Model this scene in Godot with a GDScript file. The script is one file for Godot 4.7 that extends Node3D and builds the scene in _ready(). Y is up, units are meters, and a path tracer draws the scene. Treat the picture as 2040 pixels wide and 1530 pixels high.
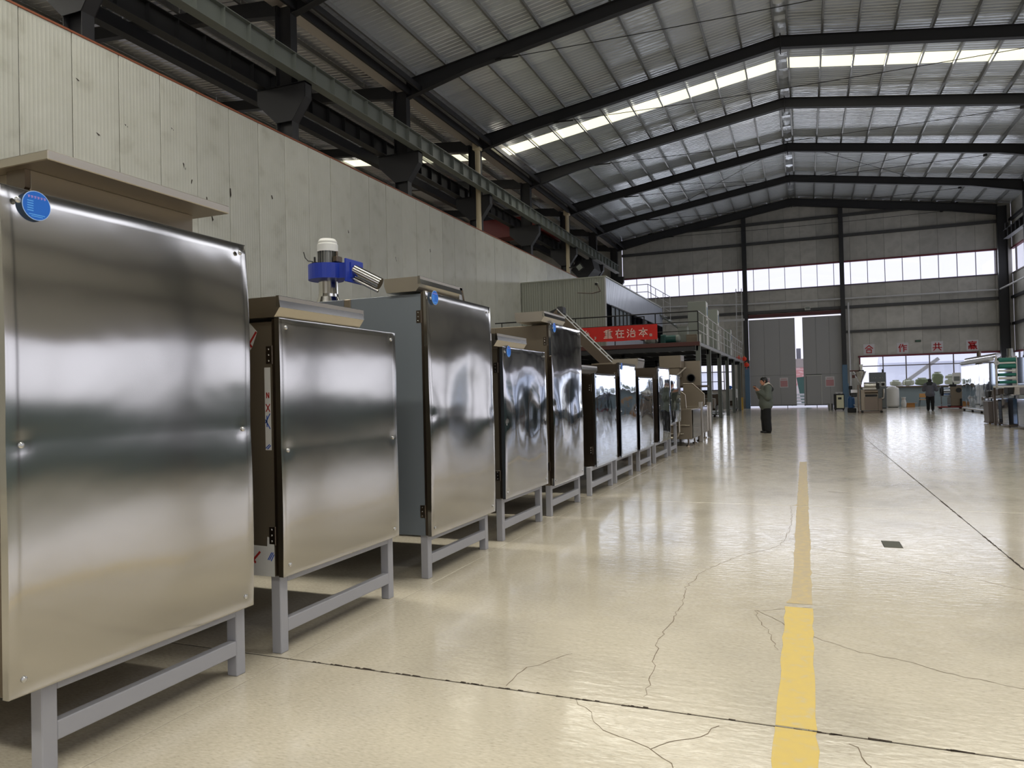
extends Node3D

# ---------------------------------------------------------------- shapes
class Sh:
	var v := PackedVector3Array()
	var n := PackedVector3Array()
	func tri(a: Vector3, b: Vector3, c: Vector3, na: Vector3, nb: Vector3 = Vector3.ZERO, nc: Vector3 = Vector3.ZERO) -> void:
		if nb == Vector3.ZERO:
			nb = na
			nc = na
		if (b - a).cross(c - a).dot(na + nb + nc) > 0.0:
			v.append(a); v.append(c); v.append(b)
			n.append(na); n.append(nc); n.append(nb)
		else:
			v.append(a); v.append(b); v.append(c)
			n.append(na); n.append(nb); n.append(nc)
	func quad(a: Vector3, b: Vector3, c: Vector3, d: Vector3, out: Vector3) -> Sh:
		var nn := (b - a).cross(c - a)
		if nn.length_squared() < 1e-14:
			nn = (c - a).cross(d - a)
		nn = nn.normalized()
		if nn.dot(out) < 0.0:
			nn = -nn
		tri(a, b, c, nn)
		tri(a, c, d, nn)
		return self
	# box given by its two corners; r chamfers the edges
	func box(lo: Vector3, hi: Vector3, r: float = 0.0, xf: Transform3D = Transform3D.IDENTITY) -> Sh:
		var a := Vector3(minf(lo.x, hi.x), minf(lo.y, hi.y), minf(lo.z, hi.z))
		var b := Vector3(maxf(lo.x, hi.x), maxf(lo.y, hi.y), maxf(lo.z, hi.z))
		var c := (a + b) / 2.0
		var h := (b - a) / 2.0
		r = minf(r, minf(h.x, minf(h.y, h.z)) * 0.9)
		for ax in 3:
			var u := (ax + 1) % 3
			var w := (ax + 2) % 3
			for s in [-1.0, 1.0]:
				var q := []
				for k in [[-1, -1], [1, -1], [1, 1], [-1, 1]]:
					var p := Vector3.ZERO
					p[ax] = s * h[ax]
					p[u] = k[0] * (h[u] - r)
					p[w] = k[1] * (h[w] - r)
					q.append(xf * (c + p))
				var o := Vector3.ZERO
				o[ax] = s
				quad(q[0], q[1], q[2], q[3], xf.basis * o)
			if r > 0.0:
				for s in [-1.0, 1.0]:
					for t in [-1.0, 1.0]:
						var q := []
						for k in [[-1, 0], [1, 0], [1, 1], [-1, 1]]:
							var p := Vector3.ZERO
							p[ax] = k[0] * (h[ax] - r)
							p[u] = s * (h[u] - (r if k[1] == 1 else 0.0))
							p[w] = t * (h[w] - (0.0 if k[1] == 1 else r))
							q.append(xf * (c + p))
						var o := Vector3.ZERO
						o[u] = s
						o[w] = t
						quad(q[0], q[1], q[2], q[3], xf.basis * o)
		if r > 0.0:
			for sx in [-1.0, 1.0]:
				for sy in [-1.0, 1.0]:
					for sz in [-1.0, 1.0]:
						var s := Vector3(sx, sy, sz)
						var p := [h * s, h * s, h * s]
						for i in 3:
							for j in 3:
								if i != j:
									p[i][j] -= s[j] * r
						tri(xf * (c + p[0]), xf * (c + p[1]), xf * (c + p[2]), (xf.basis * s).normalized())
		return self
	func cyl(a: Vector3, b: Vector3, ra: float, rb: float = -1.0, seg: int = 12, caps: bool = true) -> Sh:
		if rb < 0.0:
			rb = ra
		var d := (b - a).normalized()
		var u := d.cross(Vector3.UP if absf(d.y) < 0.9 else Vector3.RIGHT).normalized()
		var w := d.cross(u)
		for i in seg:
			var t0 := TAU * i / seg
			var t1 := TAU * (i + 1) / seg
			var e0 := u * cos(t0) + w * sin(t0)
			var e1 := u * cos(t1) + w * sin(t1)
			var k := d * (ra - rb) / maxf(0.001, (b - a).length())
			var n0 := (e0 + k).normalized()
			var n1 := (e1 + k).normalized()
			tri(a + e0 * ra, b + e0 * rb, b + e1 * rb, n0, n0, n1)
			tri(a + e0 * ra, b + e1 * rb, a + e1 * ra, n0, n1, n1)
			if caps:
				tri(a, a + e0 * ra, a + e1 * ra, -d)
				tri(b, b + e0 * rb, b + e1 * rb, d)
		return self
	func tube(pts: Array, r: float, seg: int = 8) -> Sh:
		for i in pts.size() - 1:
			cyl(pts[i], pts[i + 1], r, r, seg, i == 0 or i == pts.size() - 2)
		return self
	# profile of (radius, height) turned about the local y axis
	func lathe(prof: Array, seg: int = 16, xf: Transform3D = Transform3D.IDENTITY) -> Sh:
		for k in prof.size() - 1:
			var p: Vector2 = prof[k]
			var q: Vector2 = prof[k + 1]
			var sl := Vector2(q.y - p.y, p.x - q.x).normalized()
			for i in seg:
				var t0 := TAU * i / seg
				var t1 := TAU * (i + 1) / seg
				var e0 := Vector3(cos(t0), 0, sin(t0))
				var e1 := Vector3(cos(t1), 0, sin(t1))
				var n0 := (xf.basis * (e0 * sl.x + Vector3.UP * sl.y)).normalized()
				var n1 := (xf.basis * (e1 * sl.x + Vector3.UP * sl.y)).normalized()
				var a := xf * (e0 * p.x + Vector3.UP * p.y)
				var b := xf * (e1 * p.x + Vector3.UP * p.y)
				var c := xf * (e1 * q.x + Vector3.UP * q.y)
				var d := xf * (e0 * q.x + Vector3.UP * q.y)
				if p.x > 1e-5:
					tri(a, b, c, n0, n1, n1)
				if q.x > 1e-5:
					tri(a, c, d, n0, n1, n0)
		return self
	# polygon in the local xy plane, pushed along local z from 0 to depth
	func prism(poly: PackedVector2Array, depth: float, xf: Transform3D = Transform3D.IDENTITY) -> Sh:
		var ix := Geometry2D.triangulate_polygon(poly)
		var z := Vector3(0, 0, depth)
		var nz := (xf.basis * Vector3(0, 0, signf(depth))).normalized()
		for i in range(0, ix.size(), 3):
			var a := Vector3(poly[ix[i]].x, poly[ix[i]].y, 0)
			var b := Vector3(poly[ix[i + 1]].x, poly[ix[i + 1]].y, 0)
			var c := Vector3(poly[ix[i + 2]].x, poly[ix[i + 2]].y, 0)
			tri(xf * a, xf * b, xf * c, -nz)
			tri(xf * (a + z), xf * (b + z), xf * (c + z), nz)
		var cw := 1.0 if Geometry2D.is_polygon_clockwise(poly) else -1.0
		for i in poly.size():
			var p := poly[i]
			var q := poly[(i + 1) % poly.size()]
			var e := (q - p).normalized()
			var o := Vector3(-e.y, e.x, 0) * cw
			var a := Vector3(p.x, p.y, 0)
			var b := Vector3(q.x, q.y, 0)
			quad(xf * a, xf * b, xf * (b + z), xf * (a + z), xf.basis * o)
		return self
	# H or I section along a line: flanges w wide and t thick, depth d, web along "up"
	func ibeam(a: Vector3, b: Vector3, up: Vector3, d: float, w: float, t: float = 0.014, web: float = 0.01) -> Sh:
		var z := (b - a).normalized()
		var x := up.cross(z).normalized()
		var y := z.cross(x)
		var xf := Transform3D(Basis(x, y, z), a)
		var l := (b - a).length()
		box(Vector3(-w / 2, -d / 2, 0), Vector3(w / 2, -d / 2 + t, l), 0.0, xf)
		box(Vector3(-w / 2, d / 2 - t, 0), Vector3(w / 2, d / 2, l), 0.0, xf)
		box(Vector3(-web / 2, -d / 2 + t, 0), Vector3(web / 2, d / 2 - t, l), 0.0, xf)
		return self
	func mesh() -> ArrayMesh:
		var m := ArrayMesh.new()
		var a := []
		a.resize(Mesh.ARRAY_MAX)
		a[Mesh.ARRAY_VERTEX] = v
		a[Mesh.ARRAY_NORMAL] = n
		m.add_surface_from_arrays(Mesh.PRIMITIVE_TRIANGLES, a)
		return m

func sh() -> Sh:
	return Sh.new()

func V(x: float, y: float, z: float) -> Vector3:
	return Vector3(x, y, z)

# ---------------------------------------------------------------- naming
var used := {}

func numbered(called: String) -> String:
	var k: int = used.get(called, 0)
	used[called] = k + 1
	return called if k == 0 else "%s_%03d" % [called, k]

func tag(o: Node3D, label: String, category: String, group: String = "", kind: String = "") -> Node3D:
	if label != "":
		o.set_meta("label", label)
	if category != "":
		o.set_meta("category", category)
	if group != "":
		o.set_meta("group", group)
	if kind != "":
		o.set_meta("kind", kind)
	return o

func thing(called: String, label: String, category: String, at: Vector3 = Vector3.ZERO, group: String = "", kind: String = "") -> Node3D:
	var o := Node3D.new()
	o.name = numbered(called)
	o.position = at
	add_child(o, true)
	tag(o, label, category, group, kind)
	return o

func part(parent: Node, called: String, shape: Sh, m: Material) -> MeshInstance3D:
	return put(parent, called, shape.mesh(), m)

func put(parent: Node, called: String, mesh: Mesh, m: Material, at: Vector3 = Vector3.ZERO) -> MeshInstance3D:
	var o := MeshInstance3D.new()
	o.name = called
	o.mesh = mesh
	o.material_override = m
	o.position = at
	parent.add_child(o, true)
	return o

# ---------------------------------------------------------------- materials
func mat(col: Color, rough: float = 0.6, metal: float = 0.0) -> StandardMaterial3D:
	var m := StandardMaterial3D.new()
	m.albedo_color = col
	m.roughness = rough
	m.metallic = metal
	return m

func noise_tex(freq: float, seed_: int, ramp: Array, octaves: int = 5, size: int = 512, kind: int = FastNoiseLite.TYPE_SIMPLEX_SMOOTH) -> NoiseTexture2D:
	var f := FastNoiseLite.new()
	f.noise_type = kind
	f.frequency = freq
	f.seed = seed_
	f.fractal_octaves = octaves
	var t := NoiseTexture2D.new()
	t.width = size
	t.height = size
	t.seamless = true
	t.noise = f
	if ramp.size() > 0:
		var g := Gradient.new()
		var off := PackedFloat32Array()
		var cols := PackedColorArray()
		for r in ramp:
			off.append(r[0])
			cols.append(r[1])
		g.offsets = off
		g.colors = cols
		t.color_ramp = g
	return t

func tri_map(m: StandardMaterial3D, scale_: Vector3, world: bool = true) -> StandardMaterial3D:
	m.uv1_triplanar = true
	m.uv1_world_triplanar = world
	m.uv1_scale = scale_
	m.uv1_triplanar_sharpness = 4.0
	return m

func gray(x: float) -> Color:
	return Color(x, x, x)

var M := {}

func make_materials() -> void:
	var stain := noise_tex(0.012, 3, [[0.0, gray(0.86)], [0.35, gray(0.95)], [0.6, gray(1.0)], [1.0, gray(0.96)]], 6)
	var speck := noise_tex(0.08, 7, [[0.0, Color(0.68, 0.64, 0.57)], [0.3, Color(0.785, 0.75, 0.675)], [0.7, Color(0.815, 0.78, 0.705)], [1.0, Color(0.87, 0.84, 0.775)]], 5, 1024)
	var ripple := noise_tex(0.02, 11, [], 4, 1024)
	var worn := noise_tex(0.03, 15, [[0.0, gray(0.09)], [0.45, gray(0.14)], [1.0, gray(0.24)]], 5)
	# polished concrete
	var m := mat(Color.WHITE, 1.0)
	m.albedo_texture = speck
	m.roughness_texture = worn
	m.roughness_texture_channel = BaseMaterial3D.TEXTURE_CHANNEL_RED
	m.metallic_specular = 0.68
	tri_map(m, V(0.35, 0.35, 0.9))
	m.heightmap_enabled = true
	m.heightmap_texture = ripple
	m.heightmap_scale = 0.07
	m.detail_enabled = true
	m.detail_albedo = stain
	m.detail_blend_mode = BaseMaterial3D.BLEND_MODE_MUL
	m.detail_uv_layer = BaseMaterial3D.DETAIL_UV_2
	m.uv2_triplanar = true
	m.uv2_world_triplanar = true
	m.uv2_scale = V(0.09, 0.09, 0.09)
	M.floor = m
	M.joint = mat(Color(0.16, 0.13, 0.1), 0.9)
	M.crack = mat(Color(0.42, 0.36, 0.29), 0.9)
	M.crack_dark = mat(Color(0.22, 0.18, 0.14), 0.9)
	m = mat(Color.WHITE, 0.42)
	m.albedo_texture = noise_tex(0.05, 23, [[0.0, Color(0.79, 0.73, 0.58)], [0.2, Color(0.8, 0.72, 0.5)], [0.36, Color(0.82, 0.72, 0.42)], [1.0, Color(0.84, 0.735, 0.4)]], 5)
	tri_map(m, V(0.5, 0.5, 0.5))
	M.yellow_line = m
	m = mat(Color.WHITE, 0.4)
	m.albedo_texture = noise_tex(0.05, 24, [[0.0, Color(0.7, 0.64, 0.53)], [0.5, Color(0.74, 0.67, 0.52)], [1.0, Color(0.8, 0.71, 0.47)]], 5)
	tri_map(m, V(0.5, 0.5, 0.5))
	M.yellow_worn = m
	# painted sandwich panels: four slightly different sheets
	var dent := noise_tex(0.006, 31, [], 3, 512)
	M.panel = []
	for k in 4:
		m = mat(Color.WHITE, 0.38)
		m.metallic_specular = 0.5
		var b: float = [1.0, 0.975, 0.955, 0.99][k]
		m.albedo_texture = noise_tex(0.01, 40 + k, [[0.0, Color(0.66 * b, 0.655 * b, 0.61 * b)], [0.35, Color(0.72 * b, 0.72 * b, 0.68 * b)], [1.0, Color(0.745 * b, 0.745 * b, 0.71 * b)]], 6)
		tri_map(m, V(0.4, 0.22, 0.22))
		m.heightmap_enabled = true
		m.heightmap_texture = dent
		m.heightmap_scale = 1.2
		M.panel.append(m)
	M.back_panel = []
	for k in 3:
		m = mat(Color.WHITE, 0.6)
		var b: float = [1.0, 0.96, 0.93][k]
		m.albedo_texture = noise_tex(0.01, 50 + k, [[0.0, Color(0.66 * b, 0.65 * b, 0.62 * b)], [0.4, Color(0.74 * b, 0.73 * b, 0.7 * b)], [1.0, Color(0.66 * b, 0.65 * b, 0.62 * b)]], 5)
		tri_map(m, V(0.15, 0.15, 0.15))
		M.back_panel.append(m)
	# foil-faced roof sheets
	var foil := noise_tex(0.01, 61, [], 4, 512)
	M.roof = []
	for k in 3:
		m = mat([Color(0.83, 0.85, 0.87), Color(0.87, 0.89, 0.91), Color(0.8, 0.82, 0.84)][k], [0.28, 0.22, 0.25][k], 0.42)
		tri_map(m, V(0.25, 0.25, 0.6))
		m.heightmap_enabled = true
		m.heightmap_texture = foil
		m.heightmap_scale = 0.9
		M.roof.append(m)
	M.galv = mat(Color(0.6, 0.6, 0.59), 0.38, 0.75)
	M.steel_dark = mat(Color(0.14, 0.14, 0.15), 0.55)
	M.steel_grey = mat(Color(0.41, 0.43, 0.41), 0.5)
	M.steel_brown = mat(Color(0.3, 0.14, 0.12), 0.6)
	M.rust = mat(Color(0.5, 0.28, 0.18), 0.7)
	M.red_trim = mat(Color(0.46, 0.17, 0.16), 0.55)
	M.red_girder = mat(Color(0.4, 0.09, 0.08), 0.5)
	M.cream = mat(Color(0.75, 0.7, 0.58), 0.5)
	M.conduit = mat(Color(0.72, 0.72, 0.72), 0.5)
	# stainless
	m = mat(Color(0.72, 0.71, 0.69), 0.115, 1.0)
	M.ss_brushed = m
	M.ss_mirror = mat(Color(0.74, 0.74, 0.75), 0.07, 1.0)
	M.ss_film = mat(Color(0.78, 0.82, 0.88), 0.04, 1.0)
	M.ss_body = mat(Color(0.52, 0.48, 0.42), 0.3, 0.65)
	M.ss_dark = mat(Color(0.42, 0.38, 0.34), 0.3, 1.0)
	M.ss_hood = mat(Color(0.74, 0.71, 0.66), 0.3, 1.0)
	M.screw = mat(Color(0.75, 0.75, 0.74), 0.25, 1.0)
	M.grey_side = mat(Color(0.42, 0.45, 0.48), 0.4)
	M.leg = mat(Color(0.6, 0.6, 0.62), 0.45)
	M.blue_label = mat(Color(0.06, 0.4, 0.8), 0.5)
	M.label_edge = mat(Color(0.66, 0.78, 0.95), 0.5)
	M.label_ink = mat(Color(0.36, 0.66, 0.95), 0.5)
	M.label_pink = mat(Color(0.72, 0.6, 0.86), 0.5)
	M.film_white = mat(Color(0.78, 0.78, 0.77), 0.6)
	M.film_red = mat(Color(0.62, 0.13, 0.11), 0.6)
	M.film_blue = mat(Color(0.16, 0.32, 0.66), 0.6)
	M.blue_paint = mat(Color(0.1, 0.2, 0.6), 0.3)
	M.motor_white = mat(Color(0.82, 0.82, 0.8), 0.45)
	M.motor_grey = mat(Color(0.5, 0.5, 0.48), 0.3, 0.8)
	M.black = mat(Color(0.06, 0.06, 0.065), 0.6)
	M.rubber = mat(Color(0.1, 0.1, 0.1), 0.8)
	M.cab_grey = mat(Color(0.5, 0.52, 0.49), 0.55)
	M.cab_white = mat(Color(0.8, 0.8, 0.78), 0.5)
	M.green_belt = mat(Color(0.1, 0.42, 0.36), 0.5)
	M.green_motor = mat(Color(0.1, 0.3, 0.27), 0.5)
	M.teal_dado = mat(Color(0.55, 0.61, 0.63), 0.6)
	M.girt = mat(Color(0.27, 0.27, 0.27), 0.6)
	M.roof_far = mat(Color(0.8, 0.8, 0.82), 0.27, 0.75)
	M.blue_post = mat(Color(0.3, 0.42, 0.52), 0.5)
	M.banner = mat(Color(0.78, 0.14, 0.11), 0.7)
	M.banner_ink = mat(Color(0.93, 0.8, 0.76), 0.7)
	M.sign_white = mat(Color(0.78, 0.77, 0.78), 0.6)
	M.sign_red = mat(Color(0.72, 0.06, 0.1), 0.6)
	M.poster_pink = mat(Color(0.72, 0.52, 0.53), 0.6)
	M.orange = mat(Color(0.86, 0.22, 0.1), 0.6)
	M.orange_rail = mat(Color(0.75, 0.36, 0.24), 0.6)
	M.wood = mat(Color(0.74, 0.56, 0.34), 0.7)
	M.card = mat(Color(0.7, 0.5, 0.28), 0.8)
	M.sack = mat(Color(0.74, 0.76, 0.7), 0.8)
	M.sack_green = mat(Color(0.5, 0.55, 0.44), 0.8)
	M.tank = mat(Color(0.86, 0.85, 0.82), 0.5)
	M.tank.backlight_enabled = true
	M.tank.backlight = Color(0.5, 0.5, 0.48)
	M.sky_panel = mat(Color(0.9, 0.9, 0.8), 0.5)
	M.sky_panel.emission_enabled = true
	M.sky_panel.emission = Color(1.0, 0.985, 0.86)
	M.sky_panel.emission_energy_multiplier = 1.15
	M.glass = mat(Color(0.95, 0.97, 1.0, 0.06), 0.02)
	M.glass.transparency = BaseMaterial3D.TRANSPARENCY_ALPHA
	M.frame_alu = mat(Color(0.45, 0.42, 0.42), 0.5)
	M.frame_red = mat(Color(0.42, 0.13, 0.18), 0.5)
	M.ground_out = mat(Color(0.92, 0.92, 0.92), 0.9)
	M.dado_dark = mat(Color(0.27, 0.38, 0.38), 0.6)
	M.brick = mat(Color(0.84, 0.6, 0.58), 0.9)
	M.brick2 = mat(Color(0.88, 0.72, 0.7), 0.9)
	M.mortar = mat(Color(0.8, 0.76, 0.74), 0.9)
	M.wall_out = mat(Color(0.93, 0.945, 0.97), 0.9)
	M.tarp = mat(Color(0.3, 0.42, 0.38), 0.8)
	M.skin = mat(Color(0.72, 0.52, 0.42), 0.55)
	M.skin.subsurf_scatter_enabled = true
	M.skin.subsurf_scatter_strength = 0.05
	M.hair = mat(Color(0.05, 0.045, 0.05), 0.45)
	M.jacket_green = mat(Color(0.34, 0.36, 0.33), 0.8)
	M.jacket_dark = mat(Color(0.14, 0.15, 0.15), 0.8)
	M.fleece = mat(Color(0.76, 0.72, 0.66), 0.95)
	M.trousers = mat(Color(0.035, 0.035, 0.042), 0.85)
	M.jacket_grey = mat(Color(0.36, 0.36, 0.4), 0.8)
	M.eye = mat(Color(0.04, 0.03, 0.03), 0.2)
	M.lip = mat(Color(0.5, 0.25, 0.23), 0.5)


# ---------------------------------------------------------------- scene
const FRAMES := [2.3, -3.7, -9.7, -15.7, -21.7, -27.7, -33.7, -40.0, -46.0, -51.7]
const RIDGE := -0.46
const STRIPS := [-30.35, -6.0, 8.0]
const ORD := ["first", "second", "third", "fourth", "fifth", "sixth", "seventh", "eighth", "ninth", "tenth", "eleventh", "twelfth"]

func roof_y(x: float) -> float:
	if x < -12.5:
		return 12.16 + (-12.5 - x) * 0.095
	return 14.1 - absf(x - RIDGE) * 0.153

func _ready() -> void:
	var cam := Camera3D.new()
	cam.name = "camera"
	var bas := Basis(Vector3.UP, 0.380422) * Basis(Vector3.RIGHT, 0.0144359) * Basis(Vector3.BACK, -0.0231467)
	cam.transform = Transform3D(bas, V(0, 1.32, 0))
	cam.fov = rad_to_deg(2.0 * atan(765.0 / 1454.04))
	cam.near = 0.05
	cam.far = 400.0
	add_child(cam)
	cam.current = true
	var we := WorldEnvironment.new()
	we.name = "world_environment"
	var env := Environment.new()
	var sky := Sky.new()
	var sm := ProceduralSkyMaterial.new()
	sm.sky_top_color = Color(0.9, 0.91, 1.0)
	sm.sky_horizon_color = Color(0.93, 0.93, 1.0)
	sm.ground_horizon_color = Color(0.8, 0.8, 0.82)
	sm.ground_bottom_color = Color(0.6, 0.6, 0.6)
	sm.sky_energy_multiplier = SKY
	sm.ground_energy_multiplier = SKY
	sky.sky_material = sm
	env.background_mode = Environment.BG_SKY
	env.sky = sky
	env.tonemap_mode = Environment.TONE_MAPPER_LINEAR
	env.tonemap_exposure = EXPOSURE
	env.sdfgi_enabled = true
	env.ssao_enabled = true
	env.ssil_enabled = true
	we.environment = env
	add_child(we)
	# daylight through the translucent roof strips, both slopes, and through the long window bands
	for z in STRIPS:
		area_light("roof_strip_light", V(-6.4, roof_y(-6.4) - 0.12, z), V(0.15, -1, 0), 11.4, 0.95, Color(1.0, 0.985, 0.94), STRIP_E * (0.35 if z < -20.0 else 1.15))
		area_light("roof_strip_light", V(5.5, roof_y(5.5) - 0.12, z), V(-0.15, -1, 0), 11.4, 0.95, Color(1.0, 0.985, 0.94), STRIP_E * (0.35 if z < -20.0 else 1.15))
		area_light("roof_strip_light", V(-20.5, roof_y(-20.5) - 0.12, z), V(0.1, -1, 0), 13.0, 0.95, Color(1.0, 0.985, 0.94), STRIP_E * 1.1)
	var day := Color(0.95, 0.965, 1.0)
	area_light("window_light", V(0, 8.7, -51.9), V(0, -0.1, 1), 22.0, 1.4, day, WIN_E * 9.8)
	area_light("window_light", V(7.2, 2.2, -51.9), V(0, 0, 1), 7.4, 1.9, day, WIN_E * 3.2)
	area_light("window_light", V(-6.7, 2.2, -51.9), V(0, 0, 1), 4.4, 1.7, day, WIN_E * 2.4)
	area_light("window_light", V(11.6, 8.7, -16), V(-1, -0.1, 0), 68.0, 1.4, day, WIN_E * 30.0 * 0.6)
	area_light("window_light", V(11.6, 2.2, -16), V(-1, 0, 0), 68.0, 1.9, day, WIN_E * 41.0 * 0.2)
	area_light("gate_light", V(-0.5, 2.5, 19.8), V(0, 0, -1), 10.8, 4.9, day, WIN_E * 16.8 * 0.3)
	make_materials()
	build_floor()
	build_left_wall()
	build_back_wall()
	build_other_walls()
	build_roof()
	build_frames()
	build_crane_beams()
	build_outside()
	build_dryers()
	build_mezzanine()
	build_near_mezzanine()
	build_far_right()
	build_right_machines()
	build_people()

const SKY := 1.12
const EXPOSURE := 1.0
const STRIP_E := 85.0
const WIN_E := 3.0

func area_light(called: String, at: Vector3, dir: Vector3, sx: float, sy: float, col: Color, e: float) -> void:
	var l := AreaLight3D.new()
	l.name = numbered(called)
	l.area_size = Vector2(sx, sy)
	l.light_color = col
	l.light_energy = e
	l.shadow_enabled = true
	l.area_range = 80.0
	l.area_attenuation = 2.0
	var up := Vector3.FORWARD if absf(dir.y) > 0.7 else Vector3.UP
	l.transform = Transform3D(Basis.looking_at(dir, up), at)
	add_child(l)

# ---------------------------------------------------------------- floor
func build_floor() -> void:
	var f := thing("floor", "beige polished concrete floor cut into large slabs across the hall", "floor", Vector3.ZERO, "", "structure")
	part(f, "joint_bed", sh().box(V(-40, -0.3, -52.6), V(12.3, -0.004, 20)), M.joint)
	var xs := [-40.0, -18.0, -10.0, -2.475, 1.41, 5.3, 8.9, 12.3]
	var zs := [20.0, 8.5, 2.75, -3.04, -8.79, -14.6, -20.4, -26.2, -32.0, -37.8, -43.6, -52.6]
	for i in xs.size() - 1:
		for j in zs.size() - 1:
			var g := 0.0065
			part(f, "slab", sh().box(V(xs[i] + 0.003, -0.2, zs[j + 1] + g), V(xs[i + 1] - (0.006 if i == 3 else 0.002), 0, zs[j] - g), 0.0015), M.floor)
	# worn yellow line: stretches of paint of uneven width
	var rng := RandomNumberGenerator.new()
	rng.seed = 5
	var edges := [[-1.2, -3.033, 0.0], [-3.048, -4.72, 0.0], [-4.8, -8.78, 1.0], [-8.8, -14.0, 1.0]]
	for e in edges:
		var z: float = e[0]
		var s := sh()
		var l := -0.14
		var r := 0.012
		while z > e[1]:
			var z2 := maxf(e[1], z - 0.12)
			var l2 := -0.14 + rng.randf_range(-0.006, 0.006) + (0.03 if e[2] > 0.5 else 0.0)
			var r2 := 0.012 + rng.randf_range(-0.008, 0.006)
			s.quad(V(l, 0.0012, z), V(r, 0.0012, z), V(r2, 0.0012, z2), V(l2, 0.0012, z2), Vector3.UP)
			z = z2
			l = l2
			r = r2
		part(f, "yellow_line", s, M.yellow_worn if e[2] > 0.5 else M.yellow_line)
	# long cracks, wandering
	var cracks := [
		[[-0.17, -8.76], [-0.15, -7.57], [-0.18, -6.97], [-0.22, -6.57], [-0.31, -6.34], [-0.49, -6.1], [-0.61, -5.79], [-0.73, -5.43], [-0.77, -4.99], [-0.74, -4.63], [-0.74, -4.36], [-0.75, -3.85], [-0.7, -3.43], [-0.67, -3.09]],
		[[-0.03, -7.6], [-0.03, -6.91], [0.0, -6.61], [0.32, -6.33], [0.65, -6.07], [1.08, -5.71], [1.38, -5.4]],
		[[-0.3, -4.58], [-0.04, -4.23], [0.19, -4.03], [0.41, -3.96], [0.6, -3.83], [0.83, -3.75], [1.35, -3.6]],
		[[0.0, -4.75], [-0.3, -4.58], [-0.25, -4.32], [-0.2, -4.15], [-0.16, -3.89]],
		[[-0.95, -3.02], [-0.85, -2.92], [-0.77, -2.79], [-0.57, -2.7], [-0.45, -2.59], [-0.3, -2.2]],
		[[-0.57, -2.7], [-0.4, -2.86], [-0.32, -3.02]],
		[[0.13, -2.98], [0.16, -2.88], [0.17, -2.81], [0.2, -2.5]],
		[[-1.3, -3.06], [-1.27, -3.3], [-1.1, -3.6]],
		[[-0.05, -3.4], [-0.03, -3.15], [-0.02, -2.6]],
		[[-0.11, -2.9], [-0.05, -2.6]]]
	for c in cracks:
		var s := sh()
		var pts := []
		for i in c.size() - 1:
			var a := V(c[i][0], 0.0009, c[i][1])
			var b := V(c[i + 1][0], 0.0009, c[i + 1][1])
			var k := int(ceil((b - a).length() / 0.05))
			for j in k:
				pts.append(a.lerp(b, float(j) / k) + V(rng.randf_range(-0.012, 0.012), 0, rng.randf_range(-0.012, 0.012)))
		for i in pts.size() - 1:
			var d: Vector3 = (pts[i + 1] - pts[i]).normalized()
			var o := V(-d.z, 0, d.x) * rng.randf_range(0.0008, 0.002)
			s.quad(pts[i] - o, pts[i] + o, pts[i + 1] + o, pts[i + 1] - o, Vector3.UP)
		part(f, "crack", s, M.crack)
	# gouges and crumbled joint edges
	var s := sh()
	for i in 60:
		var x := rng.randf_range(-2.4, 1.36)
		var z := -3.04 + rng.randf_range(-0.006, 0.006)
		var w := rng.randf_range(0.01, 0.05)
		s.quad(V(x, 0.001, z - 0.007), V(x + w, 0.001, z - 0.004), V(x + w, 0.001, z + 0.005), V(x, 0.001, z + 0.008), Vector3.UP)
	for i in 60:
		var z := rng.randf_range(-14.0, -5.0)
		var w := rng.randf_range(0.03, 0.15)
		s.quad(V(1.397, 0.001, z), V(1.415, 0.001, z + 0.02), V(1.415, 0.001, z + w), V(1.4, 0.001, z + w), Vector3.UP)
	for q in [[0.249, -10.083, 0.502, -9.947], [0.078, -14.64, 0.291, -14.56]]:
		s.quad(V(q[0], 0.001, q[1]), V(q[2], 0.001, q[3]), V(q[2], 0.001, q[3] + 0.012), V(q[0], 0.001, q[1] + 0.012), Vector3.UP)
	part(f, "joint_wear", s, M.crack_dark)
	# steel cover plate let into the floor
	var d := thing("floor_drain_cover", "small square olive grey metal cover let into the floor beside the yellow line", "drain cover", V(0.643, 0, -6.82))
	part(d, "plate", sh().box(V(-0.064, -0.01, -0.13), V(0.064, 0.003, 0.13), 0.002), mat(Color(0.33, 0.33, 0.27), 0.5, 0.4))
	part(d, "rim", sh().box(V(-0.07, -0.01, -0.137), V(0.07, 0.0018, 0.137)), mat(Color(0.24, 0.23, 0.2), 0.6))

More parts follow.
